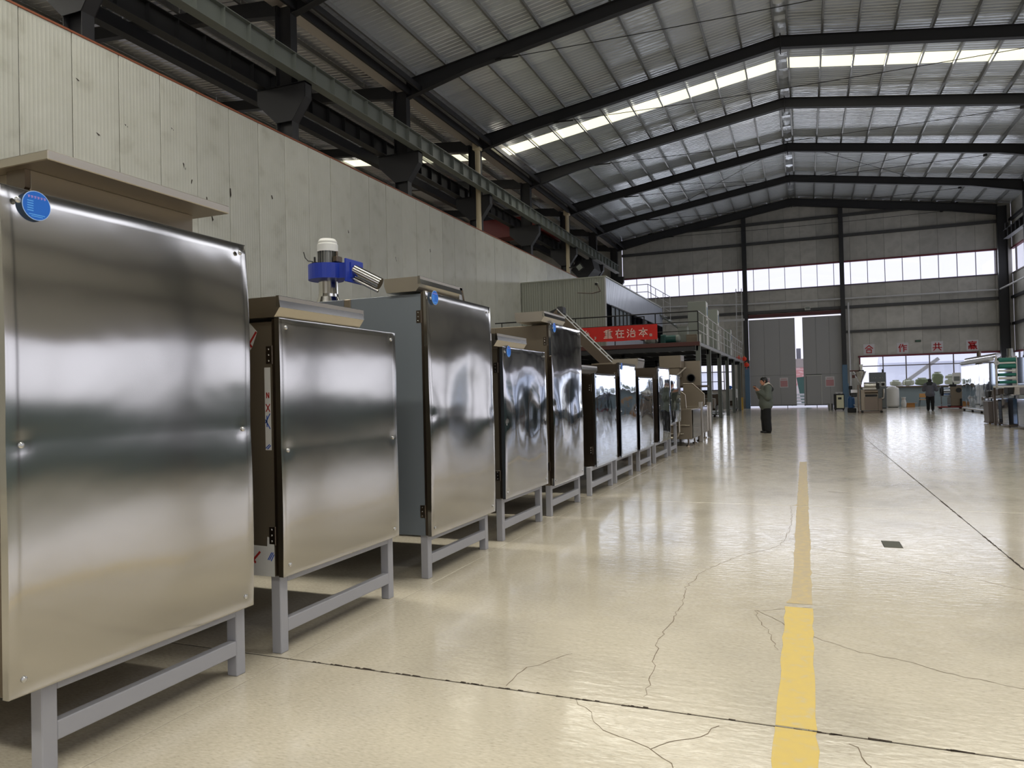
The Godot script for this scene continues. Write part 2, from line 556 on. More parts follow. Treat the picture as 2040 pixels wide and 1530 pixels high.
# ---------------------------------------------------------------- left wall of sandwich panels
func build_left_wall() -> void:
	var w := thing("wall_left", "long grey sandwich panel wall with vertical seams behind the dryers", "wall", Vector3.ZERO, "", "structure")
	var rng := RandomNumberGenerator.new()
	rng.seed = 8
	var z := -8.146 + 0.952 * 16
	var k := 0
	while z > -52.1:
		var z2 := maxf(z - 0.952, -52.3)
		var s := sh()
		var dx := rng.randf_range(-0.004, 0.004)
		s.box(V(-12.0, 0, z2 + 0.009), V(-11.9 + dx, 7.93, z - 0.009), 0.005)
		# the sheet is drawn in flat ribs
		var zz := z - 0.05
		while zz > z2 + 0.08:
			s.quad(V(-11.8985 + dx, 0.02, zz), V(-11.8985 + dx, 7.9, zz), V(-11.8962 + dx, 7.9, zz - 0.012), V(-11.8962 + dx, 0.02, zz - 0.012), V(1, 0, 0.2))
			s.quad(V(-11.8962 + dx, 0.02, zz - 0.012), V(-11.8962 + dx, 7.9, zz - 0.012), V(-11.8962 + dx, 7.9, zz - 0.034), V(-11.8962 + dx, 0.02, zz - 0.034), V(1, 0, 0))
			s.quad(V(-11.8962 + dx, 0.02, zz - 0.034), V(-11.8962 + dx, 7.9, zz - 0.034), V(-11.8985 + dx, 7.9, zz - 0.046), V(-11.8985 + dx, 0.02, zz - 0.046), V(1, 0, -0.2))
			zz -= 0.0755
		part(w, "panel", s, M.panel[(k * 7 + k / 3) % 4])
		k += 1
		z = z2
	part(w, "core", sh().box(V(-11.99, 0, -52.3), V(-11.93, 7.9, 7.0)), M.joint)
	# scuffs and gouges in the paint
	var mk := sh()
	for q in [[6.15, -11.6, 0.16, 0.05], [5.9, -11.75, 0.12, -0.03], [5.55, -12.2, 0.2, 0.02], [5.25, -12.35, 0.14, 0.04], [6.6, -10.2, 0.05, 0.05], [6.25, -9.6, 0.04, 0.06], [5.9, -12.9, 0.22, 0.01], [7.1, -9.2, 0.04, 0.05], [6.2, -14.3, 0.1, 0.03], [5.2, -16.4, 0.16, 0.03], [6.0, -17.5, 0.1, 0.04], [6.9, -11.3, 0.05, 0.04], [5.6, -20.1, 0.16, 0.05], [6.3, -22.4, 0.12, 0.03]]:
		mk.quad(V(-11.893, q[0], q[1]), V(-11.893, q[0] + q[2], q[1] + q[3]), V(-11.893, q[0] + q[2], q[1] + q[3] - 0.03), V(-11.893, q[0] + q[2] * 0.3, q[1] - 0.035), V(1, 0, 0))
	part(w, "scuff", mk, M.joint)
	part(w, "cap_strip", sh().box(V(-12.03, 7.925, -52.3), V(-11.885, 7.965, 7.08), 0.004), M.rust)

# ---------------------------------------------------------------- gable wall
func build_back_wall() -> void:
	var w := thing("wall_back", "grey panelled gable wall with dark horizontal girts at the far end", "wall", Vector3.ZERO, "", "structure")
	var x := -12.0
	var k := 0
	while x < 11.8:
		var x2 := minf(x + 1.0, 11.9)
		var cuts := [[0.0, roof_y((x + x2) / 2)]]
		var holes := [[7.97, 9.45, -12.1, 11.09], [0.0, 6.1, -3.44, 2.46], [1.25, 3.2, 3.41, 11.0], [1.3, 3.05, -9.0, -4.4]]
		var cols := [x, x2]
		for h in holes:
			for e in [h[2], h[3]]:
				if e > x + 0.01 and e < x2 - 0.01:
					cols.append(e)
		cols.sort()
		var s := sh()
		for c in cols.size() - 1:
			var a: float = cols[c]
			var b: float = cols[c + 1]
			var mid := (a + b) / 2
			var spans := [[0.0, roof_y(mid) + 0.05]]
			for h in holes:
				if mid > h[2] and mid < h[3]:
					var nx := []
					for sp in spans:
						if h[1] <= sp[0] or h[0] >= sp[1]:
							nx.append(sp)
						else:
							if h[0] > sp[0]:
								nx.append([sp[0], h[0]])
							if h[1] < sp[1]:
								nx.append([h[1], sp[1]])
					spans = nx
			for sp in spans:
				s.box(V(a + (0.004 if c == 0 else 0.0), sp[0], -52.3), V(b - (0.004 if c == cols.size() - 2 else 0.0), sp[1], -52.2), 0.004)
		part(w, "panel", s, M.back_panel[(k * 5 + k / 2) % 3])
		k += 1
		x = x2
	# adjacent nave keeps a plain gable
	part(w, "far_panel", sh().box(V(-40, 0, -52.3), V(-12.05, 15.0, -52.2)), M.back_panel[1])
	for q in [[-12.0, 11.9, 9.46, 12.2], [-12.0, 11.9, 6.12, 7.95], [-12.0, -3.46, 3.08, 6.12], [2.48, 11.9, 3.22, 6.12], [-12.0, -9.1, 0.0, 3.08], [-9.1, -3.46, 0.0, 1.28], [2.48, 11.9, 0.0, 1.23], [-4.38, -3.46, 1.28, 3.08], [2.48, 3.39, 1.23, 3.22]]:
		part(w, "core", sh().box(V(q[0], q[2], -52.31), V(q[1], q[3], -52.27)), M.joint)
	part(w, "core", sh().prism(PackedVector2Array([Vector2(-12, 12.2), Vector2(11.9, 12.2), Vector2(RIDGE, 14.05)]), 0.04, Transform3D(Basis.IDENTITY, V(0, 0, -52.31))), M.joint)
	for y in [6.49, 11.17, 12.5]:
		var half := 11.6 if y < 12.0 else 9.6
		part(w, "girt", sh().box(V(maxf(-12.0, RIDGE - half), y - 0.09, -52.2), V(minf(11.7, RIDGE + half), y + 0.09, -52.02), 0.008), M.girt)
	part(w, "girt", sh().box(V(2.6, 4.82, -52.2), V(11.7, 4.97, -52.02), 0.008), M.girt)
	part(w, "dado", sh().box(V(3.4, 0, -52.2), V(11.2, 1.25, -52.17)), M.teal_dado)
	part(w, "sill", sh().box(V(3.35, 1.2, -52.22), V(11.05, 1.28, -51.75), 0.01), mat(Color(0.42, 0.36, 0.28), 0.7))
	for e in [[-3.55, -51.95, 0.28], [2.48, -51.95, 0.26]]:
		var c := thing("gable_post", "tall dark steel post standing %s the white gate on the gable wall" % ("before the mezzanine end of" if e[0] < 0 else "between the lettered windows and"), "post", V(e[0], 0, e[1]), "", "structure")
		part(c, "shaft", sh().ibeam(V(0, 0, 0), V(0, roof_y(e[0]) - 0.55, 0), V(0, 0, 1), 0.3, e[2]), M.steel_dark)
		part(c, "base_paint", sh().box(V(-0.15, 0, -0.16), V(0.15, 2.75, 0.165)), M.blue_post)
	# upper window band
	var win := thing("window_1", "long bright ribbon window high across the gable wall", "window", Vector3.ZERO, "", "structure")
	part(win, "frame", sh().box(V(-12, 7.92, -52.3), V(11.12, 7.99, -52.12), 0.006), mat(Color(0.36, 0.31, 0.4), 0.5))
	part(win, "lintel", sh().box(V(-12, 9.43, -52.32), V(11.12, 9.52, -52.1), 0.006), M.frame_red)
	part(win, "jamb", sh().box(V(11.05, 7.95, -52.3), V(11.12, 9.45, -52.12), 0.006), M.frame_alu)
	ribbon_panes(win, -12.0, 11.06, 7.985, 9.44, 1.0, 0.035, [], -52.22)
	# lower windows
	var w2 := thing("window_2", "row of tall windows with a transom under the four red characters", "window", Vector3.ZERO, "", "structure")
	part(w2, "lintel", sh().box(V(3.3, 3.19, -52.32), V(11.1, 3.3, -52.08), 0.008), M.frame_red)
	part(w2, "jamb", sh().box(V(3.36, 1.25, -52.3), V(3.43, 3.2, -52.12), 0.006), M.frame_red)
	part(w2, "transom", sh().box(V(3.4, 2.58, -52.26), V(11.0, 2.64, -52.14), 0.006), M.frame_alu)
	ribbon_panes(w2, 3.43, 11.0, 1.28, 3.19, 1.305, 0.06, [2.61], -52.22)
	var w3 := thing("window_3", "gridded window under the mezzanine behind its posts", "window", Vector3.ZERO, "", "structure")
	part(w3, "transom", sh().box(V(-9, 2.5, -52.26), V(-4.4, 2.56, -52.14), 0.006), M.frame_alu)
	part(w3, "transom", sh().box(V(-9, 1.85, -52.26), V(-5.1, 1.9, -52.14), 0.006), M.frame_alu)
	part(w3, "frame", sh().box(V(-9.05, 3.02, -52.3), V(-4.35, 3.1, -52.12), 0.006).box(V(-9.05, 1.24, -52.3), V(-4.35, 1.32, -52.12), 0.006), M.frame_alu)
	ribbon_panes(w3, -9.0, -4.4, 1.3, 3.05, 0.78, 0.06, [2.53, 1.87], -52.22)
	# gate
	var lin := thing("trim_1", "dark red track beam above the white sliding gate", "trim", Vector3.ZERO, "", "structure")
	part(lin, "track", sh().box(V(-3.4, 6.12, -52.15), V(2.45, 6.34, -51.98), 0.01), mat(Color(0.3, 0.08, 0.09), 0.5))
	var leaf := mat(Color(0.6, 0.6, 0.6), 0.55)
	for d in [["door_1", -3.4, -0.47, "tall white gate leaf on the mezzanine side of the open gap"], ["door_2", 0.0, 2.42, "tall white gate leaf with a small personnel door cut in it"]]:
		var g := thing(d[0], d[3], "gate", Vector3.ZERO, "", "structure")
		var n := 3
		for i in n:
			var a: float = lerpf(d[1], d[2], float(i) / n)
			var b: float = lerpf(d[1], d[2], float(i + 1) / n)
			if d[0] == "door_2" and i < 2:
				continue
			part(g, "panel", sh().box(V(a + 0.004, 2.2, -52.2), V(b - 0.004, 6.0, -52.12), 0.004), leaf)
			part(g, "panel", sh().box(V(a + 0.004, 0.19, -52.2), V(b - 0.004, 2.19, -52.12), 0.004), leaf)
		if d[0] == "door_2":
			part(g, "panel", sh().box(V(0.004, 2.2, -52.2), V(0.8, 6.0, -52.12), 0.004), leaf)
			part(g, "panel", sh().box(V(0.808, 2.2, -52.2), V(1.61, 6.0, -52.12), 0.004), leaf)
			part(g, "panel", sh().box(V(0.004, 0.19, -52.2), V(0.13, 2.19, -52.12), 0.004), leaf)
			part(g, "panel", sh().box(V(1.09, 0.19, -52.2), V(1.61, 2.19, -52.12), 0.004), leaf)
			var pd := part(g, "personnel_door", sh().box(V(0.16, 0.19, -52.19), V(1.06, 2.1, -52.13), 0.006), leaf)
			pd.set_meta("label", "small personnel door")
			part(g, "door_frame", sh().box(V(0.13, 2.1, -52.2), V(1.09, 2.14, -52.1), 0.004).box(V(1.06, 0.19, -52.2), V(1.09, 2.1, -52.1), 0.004), M.cab_white)
		part(g, "back_sheet", sh().box(V(d[1], 0.19, -52.23), V(d[2], 6.0, -52.205)), M.steel_grey)
		part(g, "bottom_rail", sh().box(V(d[1], 0.15, -52.2), V(d[2], 0.2, -52.1), 0.005), M.steel_dark)
		part(g, "guide", sh().box(V(d[1] + 0.75, 0.0, -52.17), V(d[1] + 0.79, 0.16, -52.13)), M.steel_dark)
		part(g, "guide", sh().box(V(d[2] - 0.6, 0.0, -52.17), V(d[2] - 0.56, 0.16, -52.13)), M.steel_dark)
	# notices on the gate
	for p in [[-1.5, -0.98, 1.37, 2.03, "pink and white notice on the gate leaf beside the open gap"], [-2.6, -2.12, 1.4, 2.05, "pale notice on the gate leaf behind the woman's head"], [1.31, 1.86, 1.36, 2.02, "pink and white notice on the gate beside the personnel door"]]:
		var t := thing("notice", p[4], "notice", V((p[0] + p[1]) / 2, (p[2] + p[3]) / 2, -52.12), "notices on the gate")
		var hw: float = (p[1] - p[0]) / 2
		var hh: float = (p[3] - p[2]) / 2
		part(t, "sheet", sh().box(V(-hw, -hh, 0), V(hw, hh, 0.006)), M.sign_white)
		part(t, "print", sh().box(V(-hw * 0.85, -hh * 0.85, 0.006), V(hw * 0.85, hh * 0.4, 0.008)).box(V(-hw * 0.7, hh * 0.6, 0.006), V(hw * 0.7, hh * 0.75, 0.008)), M.poster_pink)
	# four characters on white sheets
	var labels := ["white sheet with the red character for join, first of four above the windows", "white sheet with the red character for make, second of four above the windows", "white sheet with the red character for together, third of four above the windows", "white sheet with the red character for win, last of four above the windows"]
	var sx := [3.95, 5.87, 7.79, 9.68]
	for i in 4:
		var t := thing("wall_sign", labels[i], "sign", V(sx[i], 3.7, -52.2), "red lettered sheets on the gable wall")
		part(t, "sheet", sh().box(V(-0.32, -0.33, 0), V(0.32, 0.33, 0.015)), M.sign_white)
		part(t, "character", strokes(["合", "作", "共", "赢"][i], 0.52, 0.052, 0.015, 0.02), M.sign_red)
	var ex := thing("exit_sign", "small dark green exit light above the windows between second and third character", "sign", V(6.74, 4.1, -52.17))
	part(ex, "case", sh().box(V(-0.16, -0.06, -0.03), V(0.16, 0.06, 0.03), 0.005), mat(Color(0.1, 0.13, 0.11), 0.5))
	part(ex, "face", sh().box(V(-0.13, -0.04, 0.03), V(0.13, 0.04, 0.033)), mat(Color(0.2, 0.34, 0.26), 0.5))
	# conduits
	var c1 := thing("conduit", "long pale conduit running along the gable wall and round the corner", "conduit", Vector3.ZERO, "", "structure")
	part(c1, "pipe", sh().tube([V(-11.5, 7.32, -51.9), V(-3.7, 7.07, -51.9), V(3.1, 7.03, -51.9), V(11.1, 6.98, -51.9)], 0.05), M.conduit)
	part(c1, "pipe", sh().tube([V(11.1, 6.98, -51.9), V(11.2, 7.0, -45.0), V(11.2, 7.0, -30.0)], 0.05), M.conduit)
	for e in [[11.45, 6.9, "pale downpipe beside the corner column of the gable wall"], [2.78, 6.75, "pale downpipe beside the post between gate and windows"]]:
		var dp := thing("downpipe", e[2], "pipe", V(e[0], 0, -51.75), "", "structure")
		part(dp, "pipe", sh().cyl(V(0, 0, 0), V(0, e[1], 0), 0.055), M.conduit)
	var li := thing("wall_light", "small pale box lamp hanging above the gate", "lamp", V(0.35, 6.55, -51.9))
	part(li, "case", sh().box(V(-0.17, -0.12, -0.06), V(0.17, 0.12, 0.06), 0.01), M.cab_white)
	part(li, "glass", sh().box(V(-0.14, -0.09, 0.06), V(0.14, 0.09, 0.07)), M.cab_grey)
	part(li, "bracket", sh().box(V(-0.02, -0.02, -0.2), V(0.02, 0.02, -0.06)), M.steel_dark)

func ribbon_panes(win: Node, x0: float, x1: float, y0: float, y1: float, pitch: float, bar: float, transoms: Array, z: float) -> void:
	var x := x0
	while x < x1 - 0.05:
		var x2 := minf(x + pitch, x1)
		if x2 < x1 - 0.05:
			part(win, "mullion", sh().box(V(x2 - bar / 2, y0, z - 0.04), V(x2 + bar / 2, y1, z + 0.06), 0.004), M.frame_alu)
		var ys := [y0, y1]
		ys.append_array(transoms)
		ys.sort()
		for k in ys.size() - 1:
			part(win, "pane", sh().quad(V(x, ys[k], z), V(x2, ys[k], z), V(x2, ys[k + 1], z), V(x, ys[k + 1], z), V(0, 0, 1)), M.glass)
		x = x2

# characters drawn stroke by stroke on a 100 x 100 field, y down
const GLYPH := {
	"合": [[50, 4, 8, 42], [50, 4, 92, 42], [30, 42, 70, 42], [24, 58, 76, 58], [24, 58, 24, 95], [76, 58, 76, 95], [24, 92, 76, 92]],
	"作": [[32, 4, 8, 46], [22, 30, 22, 96], [54, 4, 38, 42], [48, 24, 96, 24], [62, 24, 62, 96], [62, 48, 92, 48], [62, 70, 92, 70]],
	"共": [[12, 26, 88, 26], [33, 5, 33, 62], [67, 5, 67, 62], [4, 62, 96, 62], [36, 68, 10, 94], [64, 68, 90, 94]],
	"赢": [[50, 2, 50, 12], [8, 13, 92, 13], [18, 13, 18, 27], [18, 27, 88, 27], [28, 36, 72, 36], [28, 36, 28, 50], [72, 36, 72, 50], [28, 50, 72, 50], [14, 58, 14, 92], [14, 58, 32, 58], [32, 58, 32, 94], [14, 72, 32, 72], [40, 58, 60, 58], [40, 58, 40, 82], [60, 58, 60, 82], [50, 64, 50, 80], [48, 82, 38, 96], [53, 84, 62, 96], [68, 58, 86, 58], [70, 58, 68, 96], [86, 58, 86, 90], [86, 92, 96, 94], [74, 70, 82, 76]],
	"治": [[10, 12, 24, 24], [6, 38, 20, 50], [8, 92, 26, 62], [60, 4, 42, 40], [42, 40, 88, 36], [76, 22, 92, 46], [44, 56, 88, 56], [44, 56, 44, 94], [88, 56, 88, 94], [44, 92, 88, 92]],
	"重": [[76, 4, 22, 12], [6, 24, 94, 24], [50, 8, 50, 92], [22, 36, 78, 36], [22, 36, 22, 64], [78, 36, 78, 64], [22, 50, 78, 50], [22, 64, 78, 64], [14, 78, 86, 78], [4, 93, 96, 93]],
	"在": [[8, 24, 92, 24], [42, 4, 8, 62], [26, 42, 26, 96], [44, 54, 92, 54], [66, 38, 66, 92], [38, 92, 96, 92]],
	"本": [[6, 28, 94, 28], [50, 4, 50, 96], [48, 30, 8, 76], [52, 30, 92, 76], [30, 72, 70, 72]],
	"，": [[12, 78, 22, 78], [22, 78, 22, 88], [22, 88, 10, 100]],
	"。": [[10, 74, 28, 74], [28, 74, 28, 92], [28, 92, 10, 92], [10, 92, 10, 74]]}

func strokes(ch: String, size: float, pen: float, z: float, depth: float) -> Sh:
	var s := sh()
	for g in GLYPH[ch]:
		var a := Vector2((g[0] - 50.0) / 100.0 * size, (50.0 - g[1]) / 100.0 * size)
		var b := Vector2((g[2] - 50.0) / 100.0 * size, (50.0 - g[3]) / 100.0 * size)
		var d := (b - a).normalized() * pen * 0.5
		var n := Vector2(-d.y, d.x)
		a -= d * 0.6
		b += d * 0.6
		var c := [a - n, b - n, b + n, a + n]
		var p := []
		for q in c:
			p.append(V(q.x, q.y, z + depth))
		s.quad(p[0], p[1], p[2], p[3], V(0, 0, 1))
		for i in 4:
			var e: Vector2 = c[i] + c[(i + 1) % 4] - a - b
			s.quad(p[i], p[(i + 1) % 4], p[(i + 1) % 4] - V(0, 0, depth), p[i] - V(0, 0, depth), V(e.x, e.y, 0))
	return s

func build_other_walls() -> void:
	# wall on the window side; the gate stands open beside the camera
	var w := thing("wall_right", "grey panelled side wall with two window bands beyond the machines", "wall", Vector3.ZERO, "", "structure")
	var z := -52.2
	var k := 0
	while z < 19.9:
		var z2 := minf(z + 1.0, 20.0)
		var s := sh()
		for sp in [[0.0, 1.25], [3.2, 7.97], [9.45, 12.4]]:
			s.box(V(11.9, sp[0], z + 0.004), V(12.0, sp[1], z2 - 0.004), 0.004)
		part(w, "panel", s, M.back_panel[(k * 5 + k / 2) % 3])
		k += 1
		z = z2
	for sp in [[0.0, 1.23], [3.22, 7.95], [9.47, 12.4]]:
		part(w, "core", sh().box(V(12.0, sp[0], -52.3), V(12.04, sp[1], 20)), M.joint)
	for y in [4.9, 6.49, 11.17]:
		part(w, "girt", sh().box(V(11.72, y - 0.08, -52.0), V(11.9, y + 0.08, 20), 0.008), M.steel_dark)
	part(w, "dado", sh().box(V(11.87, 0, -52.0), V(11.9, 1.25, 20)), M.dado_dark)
	for b in [["window_4", 7.97, 9.45, 2.0, "upper ribbon window of the side wall beyond the corner column"], ["window_5", 1.25, 3.2, 2.6, "lower windows of the side wall behind the machines"]]:
		var win := thing(b[0], b[4], "window", Vector3.ZERO, "", "structure")
		part(win, "frame", sh().box(V(11.84, b[1] - 0.04, -52.2), V(12.0, b[1] + 0.03, 20), 0.006), M.frame_alu)
		part(win, "lintel", sh().box(V(11.82, b[2] - 0.03, -52.2), V(12.0, b[2] + 0.07, 20), 0.006), M.frame_red)
		z = -51.4
		while z < 20.0:
			part(win, "mullion", sh().box(V(11.88, b[1], z - 0.03), V(11.97, b[2], z + 0.03)), M.frame_alu)
			part(win, "pane", sh().quad(V(11.93, b[1], z), V(11.93, b[2], z), V(11.93, b[2], z + b[3]), V(11.93, b[1], z + b[3]), V(-1, 0, 0)), M.glass)
			z += b[3]
	# wall behind the camera and far side of the neighbouring nave
	var f := thing("wall_front", "grey panelled wall closing the hall behind the photographer", "wall", Vector3.ZERO, "", "structure")
	part(f, "panel", sh().box(V(-40, 0, 20), V(-6, 15.4, 20.1)).box(V(5, 0, 20), V(12, 15.4, 20.1)).box(V(-6, 5.0, 20), V(5, 15.4, 20.1)), M.back_panel[1])
	var l := thing("wall_far", "grey panelled outer wall of the neighbouring nave", "wall", Vector3.ZERO, "", "structure")
	part(l, "panel", sh().box(V(-40.1, 0, -52.3), V(-40, 7.9, 20)).box(V(-40.1, 9.4, -52.3), V(-40, 15.4, 20)), M.back_panel[1])

# ---------------------------------------------------------------- roof
func build_roof() -> void:
	var slopes := [["ceiling", -12.35, RIDGE - 0.18, "foil faced roof sheets of the hall on the panel wall side"], ["ceiling", RIDGE + 0.18, 11.95, "foil faced roof sheets of the hall on the window side"], ["ceiling", -40.0, -12.75, "ribbed roof sheets of the neighbouring nave beyond the panel wall"]]
	for si in 3:
		var sl: Array = slopes[si]
		var c := thing(sl[0], sl[3], "ceiling", Vector3.ZERO, "", "structure")
		var a := V(sl[1], roof_y(sl[1] + (0.001 if si != 2 else 0.0)), 0)
		var b := V(sl[2], roof_y(sl[2] - 0.001), 0)
		var down := V(a.y - b.y, b.x - a.x, 0).normalized() * -1.0
		# one sheet, 1 m wide: five trapezoid ribs
		var s := sh()
		var prof := []
		for r in 5:
			var z0 := -r * 0.2
			prof.append_array([Vector2(z0 - 0.002 * (1 if r == 0 else 0), 0.0), Vector2(z0 - 0.13, 0.0), Vector2(z0 - 0.15, 0.015), Vector2(z0 - 0.18, 0.015)])
		prof.append(Vector2(-0.996, 0.0))
		for i in prof.size() - 1:
			var p: Vector2 = prof[i]
			var q: Vector2 = prof[i + 1]
			var o0 := down * -p.y + V(0, 0, p.x)
			var o1 := down * -q.y + V(0, 0, q.x)
			s.quad(a + o0, b + o0, b + o1, a + o1, down)
		var flat := s.mesh()
		var strip := sh().quad(a + V(0, 0.0, 0), b, b + V(0, 0, -0.996), a + V(0, 0, -0.996), down).mesh()
		var z := 20.0
		var k := 0
		while z > -52.2:
			var is_strip := false
			for q in STRIPS:
				if absf(z - 0.5 - q) < 0.5:
					is_strip = true
			var o := put(c, "skylight_panel" if is_strip else "roof_panel", strip if is_strip else flat, M.sky_panel if is_strip else (M.roof_far if si == 2 else M.roof[(k * 3 + k / 4) % 3]), V(0, 0, z))
			if is_strip:
				o.set_meta("label", "glowing translucent strip")
			z -= 1.0
			k += 1
		# closed outside skin so that only the strips and windows let light in
		part(c, "outer_skin", sh().quad(a + V(0, 0.12, 20), b + V(0, 0.12, 20), b + V(0, 0.12, -52.3), a + V(0, 0.12, -52.3), -down), M.back_panel[2])
		# purlins, bay by bay
		var xs := []
		if si == 0:
			for i in 11:
				xs.append(-0.68 - 1.125 * i)
		elif si == 1:
			for i in 11:
				xs.append(-0.24 + 1.125 * i)
		else:
			for i in 12:
				xs.append(-14.0 - 2.2 * i)
		for x in xs:
			var y := roof_y(x) - 0.005
			for j in FRAMES.size() - 1:
				var z0: float = FRAMES[j] - 0.02
				var z1: float = FRAMES[j + 1] + 0.02
				var m := sh().box(V(x - 0.004, y - 0.19, z1), V(x + 0.004, y, z0)).box(V(x - 0.004, y - 0.19, z1), V(x + 0.06, y - 0.184, z0)).box(V(x + 0.056, y - 0.19, z1), V(x + 0.06, y - 0.168, z0))
				part(c, "purlin", m, M.galv)
	var rc := thing("ceiling", "wrinkled foil ridge strip along the top of the hall", "ceiling", Vector3.ZERO, "", "structure")
	var s2 := sh()
	var rng := RandomNumberGenerator.new()
	rng.seed = 4
	var z := 20.0
	var pa := 14.05
	while z > -52.2:
		var pb := 14.05 + rng.randf_range(-0.035, 0.035)
		s2.quad(V(RIDGE - 0.2, 14.07, z), V(RIDGE, pa, z), V(RIDGE, pb, z - 0.3), V(RIDGE - 0.2, 14.07, z - 0.3), V(0, -1, 0))
		s2.quad(V(RIDGE + 0.2, 14.07, z), V(RIDGE, pa, z), V(RIDGE, pb, z - 0.3), V(RIDGE + 0.2, 14.07, z - 0.3), V(0, -1, 0))
		pa = pb
		z -= 0.3
	part(rc, "ridge_foil", s2, M.roof[1])
	part(rc, "outer_skin", sh().box(V(RIDGE - 0.3, 14.2, -52.3), V(RIDGE + 0.3, 14.24, 20)).box(V(-12.9, 12.35, -52.3), V(-12.2, 12.4, 20)), M.back_panel[2])
	# valley gutter over the columns
	part(rc, "valley_gutter", sh().quad(V(-12.35, 12.2, 20), V(-11.75, 11.72, 20), V(-11.75, 11.72, -52.2), V(-12.35, 12.2, -52.2), V(1, -1, 0)).quad(V(-12.85, 11.78, 20), V(-12.15, 11.78, 20), V(-12.15, 11.78, -52.2), V(-12.85, 11.78, -52.2), V(0, -1, 0)), mat(Color(0.76, 0.73, 0.71), 0.35, 0.5))
	part(rc, "eave_beam", sh().box(V(-11.78, 11.62, -52.2), V(-11.7, 11.8, 20)).box(V(-12.2, 11.55, -52.2), V(-12.12, 11.8, 20)), M.steel_dark)

